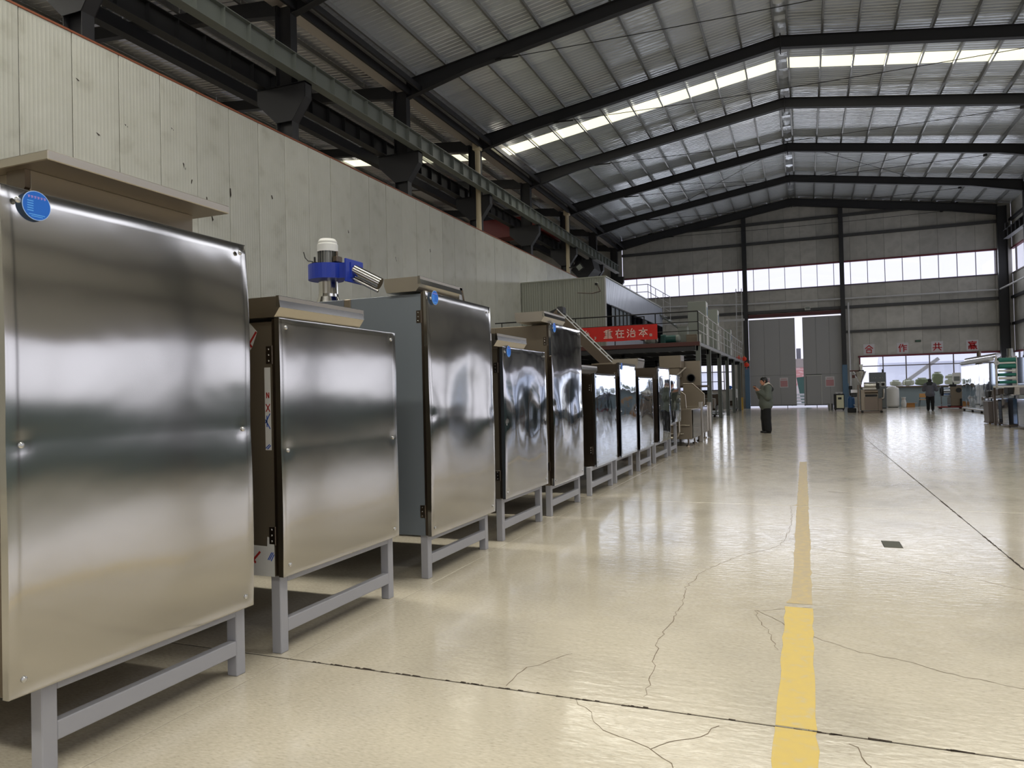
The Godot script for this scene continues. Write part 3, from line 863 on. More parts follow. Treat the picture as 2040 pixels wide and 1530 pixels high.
# ---------------------------------------------------------------- portal frames
func build_frames() -> void:
	for k in FRAMES.size():
		var z: float = FRAMES[k]
		var last := k == FRAMES.size() - 1
		var f := thing("portal_frame", "dark steel roof frame on tall columns, %s counted from the gable wall" % ORD[FRAMES.size() - 1 - k], "frame", V(0, 0, z), "", "structure")
		# column with the crane brackets on both sides
		part(f, "column", sh().ibeam(V(-12.5, 0, 0), V(-12.5, 11.75, 0), V(1, 0, 0), 0.5, 0.26), M.steel_dark)
		part(f, "column", sh().ibeam(V(11.3, 0, 0), V(11.3, 12.0, 0), V(1, 0, 0), 0.5, 0.26), M.steel_dark)
		var br := PackedVector2Array([Vector2(-13.36, 9.58), Vector2(-11.82, 9.58), Vector2(-11.82, 9.2), Vector2(-12.25, 8.62), Vector2(-12.75, 8.62), Vector2(-13.36, 9.2)])
		part(f, "crane_bracket", sh().prism(br, 0.02, Transform3D(Basis.IDENTITY, V(0, 0, 0.13))).prism(br, 0.02, Transform3D(Basis.IDENTITY, V(0, 0, -0.15))).box(V(-13.36, 9.56, -0.15), V(-11.82, 9.6, 0.15)).quad(V(-11.82, 9.6, -0.15), V(-11.82, 9.6, 0.15), V(-11.82, 9.2, 0.15), V(-11.82, 9.2, -0.15), V(1, 0, 0)).quad(V(-11.82, 9.2, -0.15), V(-11.82, 9.2, 0.15), V(-12.25, 8.62, 0.15), V(-12.25, 8.62, -0.15), V(1, -0.5, 0)), M.steel_dark)
		# haunched rafters of the hall
		var dz := 0.11
		for s in [-1.0, 1.0]:
			var x_end: float = -12.3 if s < 0 else 11.1
			var xm: float = RIDGE
			var yt0 := roof_y(xm) - 0.22
			var yt1 := roof_y(x_end) - 0.22
			var a := V(xm, yt0, 0)
			var b := V(x_end, yt1, 0)
			var hb := 0.5 if last else 0.42
			var pts := PackedVector2Array([Vector2(xm, yt0), Vector2(x_end, yt1), Vector2(x_end, yt1 - 0.62), Vector2(x_end - s * 2.4, lerpf(yt1, yt0, 2.4 / absf(x_end - xm)) - hb), Vector2(xm, yt0 - hb)])
			var r := sh().prism(pts, 0.012, Transform3D(Basis.IDENTITY, V(0, 0, -0.006)))
			for seg in [[0, 1], [2, 3], [3, 4]]:
				var p := pts[seg[0]]
				var q := pts[seg[1]]
				var t := 0.014 if seg[0] == 0 else -0.014
				var poly := PackedVector2Array([p, q, q + Vector2(0, -t), p + Vector2(0, -t)])
				r.prism(poly, dz * 2, Transform3D(Basis.IDENTITY, V(0, 0, -dz)))
			part(f, "rafter", r, M.steel_dark)
		part(f, "ridge_plate", sh().box(V(RIDGE - 0.02, 13.3, -0.13), V(RIDGE + 0.02, 13.95, 0.13)), M.steel_dark)
		# rafter of the neighbouring nave
		var x1 := -26.0
		var pts2 := PackedVector2Array([Vector2(-12.7, 11.95), Vector2(x1, roof_y(x1) - 0.2), Vector2(x1, roof_y(x1) - 0.6), Vector2(-15.0, 11.82), Vector2(-12.7, 11.5)])
		part(f, "rafter", sh().prism(pts2, 0.2, Transform3D(Basis.IDENTITY, V(0, 0, -0.1))), M.steel_dark)
		# tie rod under the rafters
		if k >= 4:
			var rod := thing("tie_rod", "thin dark tie rod slung under the roof frame, %s counted from the gable wall" % ORD[FRAMES.size() - 1 - k], "rod", V(0, 0, z + 0.03), "tie rods across the hall", "structure")
			var pl := []
			for i in 13:
				var t := i / 12.0
				pl.append(V(lerpf(-8.9, 8.2, t), lerpf(12.15, 12.02, t) - 0.1 * sin(PI * t), 0))
			part(rod, "rod", sh().tube(pl, 0.013, 5), M.black)
			part(rod, "turnbuckle", sh().cyl(V(-8.8, 12.15, 0), V(-8.2, 12.12, 0), 0.03, 0.03, 6), M.black)
			part(rod, "clamp", sh().box(V(8.1, 11.98, -0.05), V(8.25, 12.08, 0.05)).box(V(-8.98, 12.12, -0.05), V(-8.8, 12.2, 0.05)), M.black)
	# roof bracing crosses in the last bays
	var bz := [[-46.0, -40.0], [-46.0, -40.0], [-46.0, -40.0], [-46.0, -40.0]]
	var bx := [[-7.5, -0.9], [-0.9, -7.5], [0.4, 6.5], [6.5, 0.4]]
	for i in 4:
		var br := thing("bracing_rod", ["thin brace rising from panel wall side towards the ridge in the last full bay", "thin brace crossing another below the ridge on the panel wall side", "thin brace crossing another below the ridge on the window side", "thin brace falling from ridge towards the window side in the last full bay"][i], "rod", Vector3.ZERO, "roof bracing", "structure")
		part(br, "rod", sh().cyl(V(bx[i][0], roof_y(bx[i][0]) - 0.4, bz[i][0]), V(bx[i][1], roof_y(bx[i][1]) - 0.4, bz[i][1]), 0.012, 0.012, 5), M.black)
	# a long tie beam in the neighbouring nave
	var tb := thing("tie_beam", "dark tie beam running lengthwise under the neighbouring nave roof", "beam", Vector3.ZERO, "", "structure")
	part(tb, "beam", sh().box(V(-17.35, 11.5, -52), V(-17.05, 11.85, 20)), M.steel_dark)
	# two cream downpipes on columns
	for e in [[-27.5, "cream downpipe with a square head on the fifth column from the gable wall"], [-39.8, "cream downpipe with a square head on the third column from the gable wall"]]:
		var p := thing("downpipe", e[1], "pipe", V(-12.3, 0, e[0]), "", "structure")
		part(p, "pipe", sh().cyl(V(0, 0, 0), V(0, 11.5, 0), 0.11, 0.11, 14), M.cream)
		part(p, "head", sh().box(V(-0.17, 11.45, -0.15), V(0.17, 11.75, 0.17), 0.03), M.cream)
	# floodlight
	var fl := thing("floodlight", "small square black floodlight on an arm above the panel room", "lamp", V(-12.2, 8.46, -39.7))
	part(fl, "arm", sh().box(V(0, -0.03, -0.03), V(0.5, 0.03, 0.03)), M.black)
	part(fl, "case", sh().box(V(-0.2, -0.2, -0.04), V(0.2, 0.2, 0.04), 0.01, Transform3D(Basis(Vector3.BACK, 0.6), V(0.62, -0.05, 0.05))), M.black)
	part(fl, "glass", sh().box(V(-0.14, -0.14, 0.04), V(0.14, 0.14, 0.045), 0.0, Transform3D(Basis(Vector3.BACK, 0.6), V(0.62, -0.05, 0.05))), M.cab_grey)

# ---------------------------------------------------------------- crane beams
func build_crane_beams() -> void:
	for e in [[-11.85, "crane_beam", "grey crane runway beam with stiffeners facing the hall over the panel wall", -49.9, M.steel_grey], [-13.2, "crane_beam", "darker crane runway beam behind, facing the neighbouring nave", -50.2, M.steel_dark], [11.02, "crane_beam", "crane runway beam with an orange rail in the window side corner", -49.5, M.steel_dark]]:
		var x: float = e[0]
		var c := thing(e[1], e[2], "crane beam", V(x, 0, 0), "", "structure")
		part(c, "girder", sh().ibeam(V(0, 9.86, 20), V(0, 9.86, e[3]), V(0, 1, 0), 0.5, 0.27, 0.018, 0.012), e[4])
		part(c, "rail", sh().box(V(-0.03, 10.11, e[3]), V(0.03, 10.17, 20)), M.rust if x < 0 else M.orange_rail)
		var st := sh().box(V(-0.13, 9.625, -0.006), V(0.13, 10.09, 0.006)).mesh()
		var z := 1.2
		while z > e[3]:
			put(c, "stiffener", st, e[4], V(0, 0, z))
			z -= 0.815
		part(c, "end_stop", sh().box(V(-0.08, 10.1, e[3] + 0.1), V(0.08, 10.5, e[3] + 0.3), 0.01), M.black)
	# walkway-like cable trays hung at the end of the hall beam
	var dk := thing("end_carriage", "dark boxy cable carriage hanging under the end of the crane beam", "carriage", V(-12.4, 0, -44.6))
	part(dk, "box", sh().prism(PackedVector2Array([Vector2(-0.6, 9.6), Vector2(0.4, 9.6), Vector2(0.55, 9.0), Vector2(0.1, 8.5), Vector2(-0.5, 8.5), Vector2(-0.95, 9.0)]), 1.6, Transform3D(Basis.IDENTITY, V(0, 0, -0.8))), M.steel_dark)
	for i in 6:
		part(dk, "cable_loop", sh().tube([V(-0.8, 9.5, 0.9 + i * 0.35), V(-0.75, 9.1, 1.0 + i * 0.35), V(-0.8, 9.5, 1.15 + i * 0.35)], 0.05, 6), M.black)
	var lb := thing("light_strip", "pale flat bar under the crane beam near the gable wall", "bar", V(-11.85, 9.58, -47.5), "", "structure")
	part(lb, "bar", sh().box(V(-0.14, -0.012, -2.4), V(0.14, 0.0, 3.6)), M.conduit)
	# red bridge girder of the crane in the next nave
	var g := thing("bridge_crane", "dark red bridge crane girder in the neighbouring nave", "crane", V(-13.2, 0, -39.0))
	part(g, "girder", sh().box(V(-12.0, 10.3, -0.5), V(-0.35, 11.4, 0.5), 0.02), M.red_girder)
	part(g, "end_truck", sh().box(V(-0.3, 10.18, -1.6), V(0.25, 10.5, 1.6), 0.02), M.red_girder)
	part(g, "buffer", sh().box(V(-0.25, 10.2, 1.6), V(0.0, 10.75, 1.9), 0.02), M.red_trim)

# ---------------------------------------------------------------- outdoors
func build_outside() -> void:
	var g := thing("ground", "pale snow bright yard outside the windows", "ground", Vector3.ZERO, "", "structure")
	part(g, "yard", sh().box(V(-160, -0.4, -200), V(170, -0.05, -52.35)).box(V(12.4, -0.4, -52.35), V(170, -0.05, 160)).box(V(-160, -0.4, 20.2), V(12.4, -0.05, 160)), M.ground_out)
	var b := thing("brick_shed", "pink brick shed seen through the gap of the gate", "building", V(0, 0, -75))
	part(b, "wall", sh().box(V(-6, 0, -4), V(4.5, 3.3, 0)), M.mortar)
	part(b, "parapet", sh().box(V(-6.1, 3.3, -4.1), V(4.6, 4.1, 0.1), 0.02), mat(Color(0.62, 0.58, 0.55), 0.9))
	part(b, "chimney", sh().box(V(-0.62, 4.1, -2.5), V(-0.2, 5.2, -2.0), 0.02), mat(Color(0.5, 0.5, 0.52), 0.9))
	var rng := RandomNumberGenerator.new()
	rng.seed = 77
	var bricks := []
	for row in 17:
		var xx := -1.2 + (0.15 if row % 2 else 0.0)
		while xx < 0.35:
			bricks.append([xx, 1.55 + row * 0.1])
			xx += 0.3
	var bm := sh().box(V(0, 0, 0), V(0.285, 0.088, 0.03), 0.004).mesh()
	for q in bricks:
		put(b, "brick", bm, M.brick if rng.randf() < 0.6 else M.brick2, V(q[0], q[1], 0))
	for e in [[-0.42, 0.0, "white pallet standing in the yard behind the gate gap"], [-0.36, 0.9, "second white pallet further along behind the gate gap"]]:
		var p := thing("pallet", e[2], "pallet", V(e[0], -0.05, -60 - e[1]))
		for i in 4:
			part(p, "slat", sh().box(V(-0.5, 0.05 + 0.24 * i, -0.04), V(0.5, 0.2 + 0.24 * i, 0.0), 0.01), M.cab_white)
		part(p, "post", sh().box(V(-0.5, 0, -0.12), V(-0.42, 1.0, -0.04)).box(V(0.42, 0, -0.12), V(0.5, 1.0, -0.04)), M.cab_white)
	var t := thing("tarpaulin", "dark green tarpaulin heap leaning in the yard beyond the gate", "tarpaulin", V(-0.05, -0.05, -63))
	part(t, "sheet", sh().prism(PackedVector2Array([Vector2(-0.5, 2.2), Vector2(0.6, 2.3), Vector2(0.6, 0.5), Vector2(0.1, 0.0), Vector2(-0.15, 0.0)]), 0.5), M.tarp)
	var s := thing("white_shed", "pale long building across the yard behind the lower windows", "building", V(20, 0, -150))
	part(s, "wall", sh().box(V(-7, 0, -4), V(34, 5.4, 0)), M.wall_out)
	part(s, "roof", sh().prism(PackedVector2Array([Vector2(0.3, 5.4), Vector2(-4.3, 5.4), Vector2(-2, 6.6)]), 41.6, Transform3D(Basis(Vector3.UP, PI / 2), V(-7.3, 0, 0))), mat(Color(0.93, 0.94, 0.97), 0.9))
	var s2 := thing("white_shed", "pale building across the yard behind the mezzanine window", "building", V(-30, 0, -150))
	part(s2, "wall", sh().box(V(-14, 0, -4), V(14, 4.6, 0)), M.wall_out)
	part(s2, "roof", sh().box(V(-14.3, 4.6, -4.3), V(14.3, 5.0, 0.3)), mat(Color(0.93, 0.94, 0.97), 0.9))
	var cv := thing("yard_conveyor", "pale sloping yard conveyor behind the lower windows", "conveyor", V(7.2, 0, -58))
	part(cv, "trough", sh().box(V(-1.9, -0.12, -0.2), V(1.9, 0.12, 0.2), 0.02, Transform3D(Basis(Vector3.BACK, 0.65), V(0, 2.0, 0))), M.cab_white)
	part(cv, "leg", sh().box(V(-0.9, 0, -0.15), V(-0.8, 1.4, 0.15)).box(V(0.9, 0, -0.15), V(1.0, 2.6, 0.15)), M.cab_white)

# ---------------------------------------------------------------- the row of belt dryers
# a sheet of thin stainless held by six screws: it bellies between them
func wavy_sheet(z0: float, z1: float, y0: float, y1: float, amp: float, seed_: int, dents: Array, fine: float, top: float = 0.0) -> ArrayMesh:
	var nu := 44
	var nv := 72
	var nz := FastNoiseLite.new()
	nz.seed = seed_
	nz.frequency = 1.0
	nz.fractal_octaves = 2
	var w := absf(z1 - z0)
	var h := y1 - y0
	var f := func(u: float, v: float) -> float:
		var vv: float = fposmod(v * 2.0, 1.0)
		var a: float = amp * (0.14 * sin(PI * u) + (0.9 if v < 0.5 else 0.35) * pow(sin(PI * vv), 1.3) * (0.85 + 0.15 * cos(TAU * u)))
		a -= top * pow(maxf(0.0, (v - 0.68) / 0.32), 2.0)
		a += fine * nz.get_noise_2d(u * w * 0.55 + 7.0, v * h * 1.5)
		a += fine * 0.12 * nz.get_noise_2d(u * w * 3.0 + 37.0, v * h * 4.0)
		for d in dents:
			var dz: float = u * w - d[0]
			var dy: float = y0 + v * h - d[1]
			a -= d[3] * exp(-(dz * dz + dy * dy) / (d[2] * d[2]))
		var e := minf(minf(u, 1.0 - u) * w, minf(v, 1.0 - v) * h)
		if e < 0.006:
			a -= 0.0012 * (1.0 - e / 0.006)
		return a
	var vs := PackedVector3Array()
	var ns := PackedVector3Array()
	var ix := PackedInt32Array()
	for j in nv + 1:
		for i in nu + 1:
			var u := float(i) / nu
			var v := float(j) / nv
			# a few rows close to the edges for the folded lip
			if i == 1: u = 0.006 / w
			if i == nu - 1: u = 1.0 - 0.006 / w
			if j == 1: v = 0.006 / h
			if j == nv - 1: v = 1.0 - 0.006 / h
			var x: float = f.call(u, v)
			var e := 0.003
			var du: float = (f.call(minf(u + e, 1.0), v) - f.call(maxf(u - e, 0.0), v)) / ((minf(u + e, 1.0) - maxf(u - e, 0.0)) * w)
			var dv: float = (f.call(u, minf(v + e, 1.0)) - f.call(u, maxf(v - e, 0.0))) / ((minf(v + e, 1.0) - maxf(v - e, 0.0)) * h)
			vs.append(V(x, y0 + v * h, z0 - u * w))
			ns.append(V(1, -dv, du).normalized())
	for j in nv:
		for i in nu:
			var a := j * (nu + 1) + i
			var b := a + 1
			var c := a + nu + 2
			var d := a + nu + 1
			ix.append_array([a, c, b, a, d, c])
	# folded skirt round the sheet
	var ring := []
	for i in nu: ring.append(i)
	for j in nv: ring.append(j * (nu + 1) + nu)
	for i in nu: ring.append(nv * (nu + 1) + nu - i)
	for j in nv: ring.append((nv - j) * (nu + 1))
	var mid := V(0, (y0 + y1) / 2, (z0 + z1) / 2)
	for q in ring.size():
		var a := vs[ring[q]]
		var b := vs[ring[(q + 1) % ring.size()]]
		var o := (b - a).cross(V(1, 0, 0)).normalized()
		if o.dot(a - mid) < 0.0:
			o = -o
		var base := vs.size()
		vs.append_array([a, b, V(-0.03, b.y, b.z), V(-0.03, a.y, a.z)])
		ns.append_array([o, o, o, o])
		if (b - a).cross(V(-0.03, b.y, b.z) - a).dot(o) > 0.0:
			ix.append_array([base, base + 2, base + 1, base, base + 3, base + 2])
		else:
			ix.append_array([base, base + 1, base + 2, base, base + 2, base + 3])
	var m := ArrayMesh.new()
	var ar := []
	ar.resize(Mesh.ARRAY_MAX)
	ar[Mesh.ARRAY_VERTEX] = vs
	ar[Mesh.ARRAY_NORMAL] = ns
	ar[Mesh.ARRAY_INDEX] = ix
	m.add_surface_from_arrays(Mesh.PRIMITIVE_TRIANGLES, ar)
	return m

func hinge(parent: Node, x: float, y: float, z: float) -> void:
	var o := part(parent, "hinge", sh().box(V(x - 0.042, y - 0.045, z), V(x - 0.006, y + 0.045, z + 0.004), 0.001).box(V(x + 0.006, y - 0.045, z), V(x + 0.036, y + 0.045, z + 0.004), 0.001).cyl(V(x, y - 0.048, z + 0.006), V(x, y + 0.048, z + 0.006), 0.006, 0.006, 8), M.ss_dark)
	var s := sh()
	for dx in [-0.026, 0.022]:
		for dy in [-0.03, 0.0, 0.03]:
			s.lathe([Vector2(0.006, 0), Vector2(0.004, 0.003), Vector2(0, 0.004)], 8, Transform3D(Basis(Vector3.RIGHT, PI / 2), V(x + dx, y + dy, z + 0.004)))
	part(o, "screws", s, M.screw)

# a flared trough with its lip along z; x is the outer face of the lip, y the lip's top
func trough(parent: Node, z0: float, z1: float, x: float, y: float, lip: float, flare: float, drop: float, back: float) -> void:
	var poly := PackedVector2Array([Vector2(x, y), Vector2(x, y - lip), Vector2(x - flare, y - lip - drop), Vector2(x - back + 0.02, y - lip - drop), Vector2(x - back, y - lip), Vector2(x - back, y)])
	part(parent, "hood", sh().prism(poly, z1 - z0, Transform3D(Basis.IDENTITY, V(0, 0, z0))), M.ss_hood)
	part(parent, "hood_lip", sh().prism(PackedVector2Array([Vector2(x + 0.006, y - lip), Vector2(x - 0.004, y + 0.003), Vector2(x - 0.02, y + 0.003), Vector2(x - 0.02, y - lip)]), z1 - z0 + 0.004, Transform3D(Basis.IDENTITY, V(0, 0, z0 + 0.002))), M.ss_brushed)

func sticker(i: int, y: float, z: float, x: float, where: String) -> void:
	var t := thing("round_label", where, "label", V(x, y, z), "round blue stickers on the dryer doors")
	var xf := Transform3D(Basis(Vector3.BACK, -PI / 2), Vector3.ZERO)
	part(t, "rim", sh().lathe([Vector2(0.052, 0.0), Vector2(0.052, 0.0012), Vector2(0, 0.0012)], 32, xf), M.label_edge)
	part(t, "disc", sh().lathe([Vector2(0.0495, 0.0), Vector2(0.0495, 0.0018), Vector2(0, 0.0018)], 32, xf), M.blue_label)
	var s := sh()
	for k in 5:
		s.box(V(0.0018, 0.012 - k * 0.0085, 0.034), V(0.0022, 0.0155 - k * 0.0085, 0.012))
	s.box(V(0.0018, -0.034, 0.028), V(0.0022, -0.031, -0.03)).box(V(0.0018, -0.04, 0.02), V(0.0022, -0.0375, -0.022))
	part(t, "small_print", s, M.label_ink)
	var p := sh()
	for k in 6:
		var zz := 0.03 - k * 0.0115
		p.box(V(0.0018, 0.024, zz), V(0.0022, 0.032, zz - 0.002)).box(V(0.0018, 0.03, zz + 0.002), V(0.0022, 0.0325, zz - 0.006)).box(V(0.0018, 0.026, zz - 0.001), V(0.0022, 0.028, zz - 0.006))
	part(t, "heading", p, M.label_pink)

func build_dryers() -> void:
	# [near z, far z, top, bottom, leg near z, leg far z, depth back, sheet material, amplitude, fine, side material]
	var D := [
		[-1.65, -2.825, 2.08, 0.33, -1.80, -2.76, 8.0, M.ss_brushed, 0.009, 0.002, M.ss_body],
		[-3.045, -4.195, 1.745, 0.408, -3.08, -4.14, 8.0, M.ss_brushed, 0.006, 0.0012, M.ss_body],
		[-4.647, -5.81, 2.082, 0.315, -4.68, -5.70, 8.0, M.ss_brushed, 0.0065, 0.003, M.grey_side],
		[-6.048, -7.215, 1.755, 0.383, -6.08, -7.10, 8.0, M.ss_mirror, 0.006, 0.003, M.ss_body],
		[-7.425, -8.54, 2.077, 0.33, -7.44, -8.48, 8.0, M.ss_mirror, 0.006, 0.0035, M.ss_body],
		[-9.14, -10.255, 1.573, 0.362, -9.02, -10.1, 8.0, M.ss_film, 0.003, 0.003, M.ss_dark],
		[-10.51, -11.61, 1.752, 0.364, -10.36, -11.4, 8.0, M.ss_film, 0.0035, 0.003, M.ss_dark],
		[-11.815, -13.01, 1.566, 0.36, -11.98, -12.9, 8.0, M.ss_film, 0.003, 0.003, M.ss_dark],
		[-13.56, -14.76, 1.775, 0.365, -13.36, -14.6, 8.0, M.ss_film, 0.004, 0.003, M.ss_dark],
		[-14.83, -16.1, 1.656, 0.66, -15.0, -15.75, 8.0, M.ss_film, 0.005, 0.003, M.ss_dark]]
	var labels := [
		"tall stainless dryer nearest the camera with a flat tray hood and a big wavy door",
		"lower stainless dryer with film scraps on its side, between two tall dryers",
		"tall dryer with grey painted side and a blue blower on its roof",
		"lower dryer with a small dull hood and blue sticker, just past the blower dryer",
		"tall dryer with a bright blue reflecting hood under the inclined conveyor",
		"short dryer with a whitish mirror door just past the tall hooded one",
		"slim mirror door dryer standing taller behind the first short white one",
		"short mirror door dryer before the last tall one of the row",
		"tall mirror dryer with dark blue reflections near the end of the row",
		"small raised mirror cabinet on long legs closing the dryer row"]
	for i in D.size():
		var d: Array = D[i]
		var z0: float = d[0]
		var z1: float = d[1]
		var yt: float = d[2]
		var yb: float = d[3]
		var t := thing("belt_dryer", labels[i], "dryer", V(-2.5, 0, (z0 + z1) / 2), "stainless dryers in a row")
		var o := -t.position
		var add := func(n: String, s: Sh, m: Material) -> MeshInstance3D:
			var p := part(t, n, s, m)
			p.position = o
			return p
		var xb: float = -2.5 - d[6]
		# body behind the door, split where its side sheets meet
		var seam := -3.16
		var deep := 0.315 if i == 2 else yb + 0.0
		add.call("side_panel", sh().box(V(seam + 0.0015, deep, z1 + 0.01), V(-2.558, yt - 0.015, z0 - 0.012), 0.003), d[10])
		if i == 2:
			add.call("side_panel", sh().box(V(seam - 0.06, deep, z1 + 0.01), V(seam - 0.0015, yt - 0.015, z0 - 0.012), 0.003), M.ss_body)
			add.call("side_panel", sh().box(V(xb, deep, z1 + 0.01), V(seam - 0.062, yt - 0.015, z0 - 0.012), 0.003), mat(Color(0.38, 0.4, 0.43), 0.4))
		else:
			add.call("side_panel", sh().box(V(xb, deep, z1 + 0.01), V(seam - 0.0015, yt - 0.015, z0 - 0.012), 0.003), d[10])
		# door: folded rim and the wavy sheet
		var door: MeshInstance3D = add.call("door", sh().box(V(-2.556, yb + 0.004, z1 + 0.003), V(-2.532, yt - 0.004, z0 - 0.003), 0.003), M.ss_dark)
		var mid := (yt + yb) / 2 - 0.02
		var scr := []
		for zz in [0.052, absf(z1 - z0) - 0.055]:
			for yy in [yb + 0.055, mid, yt - 0.048]:
				scr.append([zz, yy])
		var dents := []
		for q in scr:
			dents.append([q[0], q[1], 0.035, 0.0011])
		if i == 0:
			dents.append([0.2, 1.3, 0.3, -0.003])
			dents.append([0.6, 1.45, 0.35, 0.002])
		if i == 2:
			dents.append([0.22, 1.15, 0.26, -0.013])
			dents.append([0.74, 1.38, 0.26, 0.012])
			dents.append([1.05, 1.1, 0.18, -0.008])
		if i == 3 or i == 4:
			dents.append([0.26, 1.05, 0.26, -0.012])
			dents.append([0.64, 1.2, 0.26, 0.01])
			dents.append([0.95, 1.05, 0.22, -0.01])
		var sheet := put(door, "door_sheet", wavy_sheet(z0, z1, yb, yt, d[8], 100 + i, dents, d[9], [0.015, 0.0, 0.013, 0.004, 0.008, 0.0, 0.0, 0.0, 0.0, 0.0][i]), d[7], V(-2.503, 0, 0))
		for q in scr:
			var s := sh().lathe([Vector2(0.011, 0), Vector2(0.011, 0.004), Vector2(0.006, 0.0075), Vector2(0, 0.008)], 12, Transform3D(Basis(Vector3.BACK, -PI / 2), V(-2.503, q[1], z0 - q[0])))
			part(door, "screw", s, M.screw)
		for hy in [yt - 0.19 if i != 2 else 1.9, yb + 0.21 if i != 2 else 0.49]:
			hinge(t, 0, 0, 0)
			var h := t.get_child(t.get_child_count() - 1)
			h.position = o + V(-2.556, hy, z0 - 0.012)
		# painted underframe
		var lz0: float = d[4]
		var lz1: float = d[5]
		for x in [-2.555, xb + 0.3]:
			for z in [lz0, lz1]:
				add.call("leg", sh().box(V(x - 0.06, 0.0, z - 0.06), V(x, deep + 0.006, z), 0.004), M.leg)
		add.call("stretcher", sh().box(V(-2.60, 0.1, lz1 - 0.002), V(-2.556, 0.17, lz0 - 0.058), 0.004), M.leg)
		add.call("top_rail", sh().box(V(-2.6, deep - 0.045, lz1), V(-2.556, deep + 0.004, lz0 - 0.06), 0.003), M.leg)
		# film scraps left on the side of the second dryer
		if i == 1:
			var fz := z0 - 0.0115
			var fs := sh().box(V(-2.612, 1.06, fz), V(-2.574, 1.49, fz + 0.001))
			var film: MeshInstance3D = add.call("film_scrap", fs, M.film_white)
			film.set_meta("label", "torn white protective film")
			add.call("film_scrap", sh().prism(PackedVector2Array([Vector2(-2.78, 0.405), Vector2(-2.568, 0.405), Vector2(-2.568, 0.6), Vector2(-2.612, 0.61), Vector2(-2.614, 0.56), Vector2(-2.78, 0.565)]), 0.001, Transform3D(Basis.IDENTITY, V(0, 0, fz))), M.film_white)
			add.call("film_scrap", sh().prism(PackedVector2Array([Vector2(-2.78, 1.75), Vector2(-2.7, 1.725), Vector2(-2.655, 1.68), Vector2(-2.69, 1.6), Vector2(-2.78, 1.5)]), 0.001, Transform3D(Basis.IDENTITY, V(0, 0, fz))), M.film_white)
			var red := sh()
			var blue := sh()
			var bars := [[-2.775, 1.7, -2.69, 1.6, 1], [-2.66, 1.68, -2.775, 1.53, 1], [-2.775, 0.56, -2.69, 0.47, 1], [-2.66, 0.53, -2.76, 0.43, 1], [-2.605, 1.3, -2.58, 1.26, 1], [-2.605, 1.26, -2.58, 1.3, 1], [-2.6, 1.33, -2.6, 1.36, 1], [-2.585, 1.33, -2.585, 1.36, 1], [-2.6, 1.36, -2.585, 1.33, 1], [-2.61, 1.2, -2.58, 1.25, 0], [-2.61, 1.22, -2.58, 1.17, 0], [-2.6, 1.24, -2.6, 1.18, 0], [-2.61, 1.07, -2.585, 1.09, 0], [-2.6, 1.065, -2.578, 1.085, 0], [-2.585, 0.53, -2.61, 0.49, 0], [-2.575, 0.53, -2.6, 0.49, 0], [-2.57, 0.52, -2.59, 0.485, 0]]
			for b in bars:
				var p := Vector2(b[0], b[1])
				var q := Vector2(b[2], b[3])
				var n := (q - p).normalized().orthogonal() * (0.006 if b[4] == 1 and absf(b[0] - b[2]) > 0.06 else 0.0028)
				(red if b[4] == 1 else blue).prism(PackedVector2Array([p - n, q - n, q + n, p + n]), 0.0006, Transform3D(Basis.IDENTITY, V(0, 0, fz + 0.001)))
			part(film, "red_print", red, M.film_red)
			part(film, "blue_print", blue, M.film_blue)
		# hoods
		if i == 0:
			add.call("hood", sh().box(V(-3.5, 2.06, -2.6), V(-2.62, 2.19, -1.83), 0.004), M.ss_body)
			add.call("hood_tray", sh().box(V(-3.62, 2.187, -2.65), V(-2.45, 2.222, -1.775), 0.003), M.ss_hood)
			add.call("hood_bracket", sh().prism(PackedVector2Array([Vector2(-2.62, 2.187), Vector2(-2.62, 2.12), Vector2(-2.66, 2.08), Vector2(-2.72, 2.08), Vector2(-2.72, 2.187)]), 0.02, Transform3D(Basis.IDENTITY, V(0, 0, -1.83))), M.ss_dark)
		var hoods := {1: [-3.02, -3.79, -2.478, 1.852, 0.058, 0.035, 0.047, 0.7], 2: [-4.62, -5.32, -2.54, 2.187, 0.055, 0.035, 0.05, 0.3], 3: [-5.88, -6.6, -2.48, 1.858, 0.058, 0.035, 0.05, 0.2], 4: [-7.2, -7.92, -2.5, 2.185, 0.055, 0.035, 0.05, 0.33], 5: [-8.95, -9.7, -2.62, 1.675, 0.055, 0.03, 0.05, 0.6], 7: [-11.68, -12.4, -2.7, 1.78, 0.1, 0.03, 0.11, 0.7], 8: [-13.7, -14.3, -2.9, 1.95, 0.05, 0.03, 0.14, 0.5]}
		if hoods.has(i):
			var hd: Array = hoods[i]
			var before := t.get_child_count()
			trough(t, hd[0], hd[1], hd[2], hd[3], hd[4], hd[5], hd[6], hd[7])
			for c in range(before, t.get_child_count()):
				t.get_child(c).position = o
	# stickers on four doors
	sticker(0, 2.025, -1.766, -2.499, "round blue sticker on the door of the dryer nearest the camera")
	sticker(1, 2.044, -4.763, -2.499, "round blue sticker on the door of the blower dryer")
	sticker(2, 1.715, -6.184, -2.499, "round blue sticker under the small dull hood past the blower dryer")
	sticker(3, 2.036, -7.522, -2.499, "round blue sticker on the tall dryer under the conveyor")
	sticker(4, 1.70, -10.64, -2.499, "round blue sticker on the slim mirror door further down the row")
	# small clip on the top edge of the third dryer
	var clip := thing("door_latch", "small steel latch on the top edge of the blower dryer's door", "latch", V(-2.56, 2.07, -5.3))
	part(clip, "plate", sh().box(V(-0.02, 0, -0.03), V(0.02, 0.12, 0.03), 0.004), M.screw)
	part(clip, "lever", sh().cyl(V(0.02, 0.1, -0.01), V(0.02, 0.0, -0.05), 0.008), M.ss_dark)
	# blower on the roof of the third dryer
	var b := thing("blower", "blue centrifugal blower with grey motor standing on the tall grey dryer", "blower", V(-3.69, 2.067, -5.12))
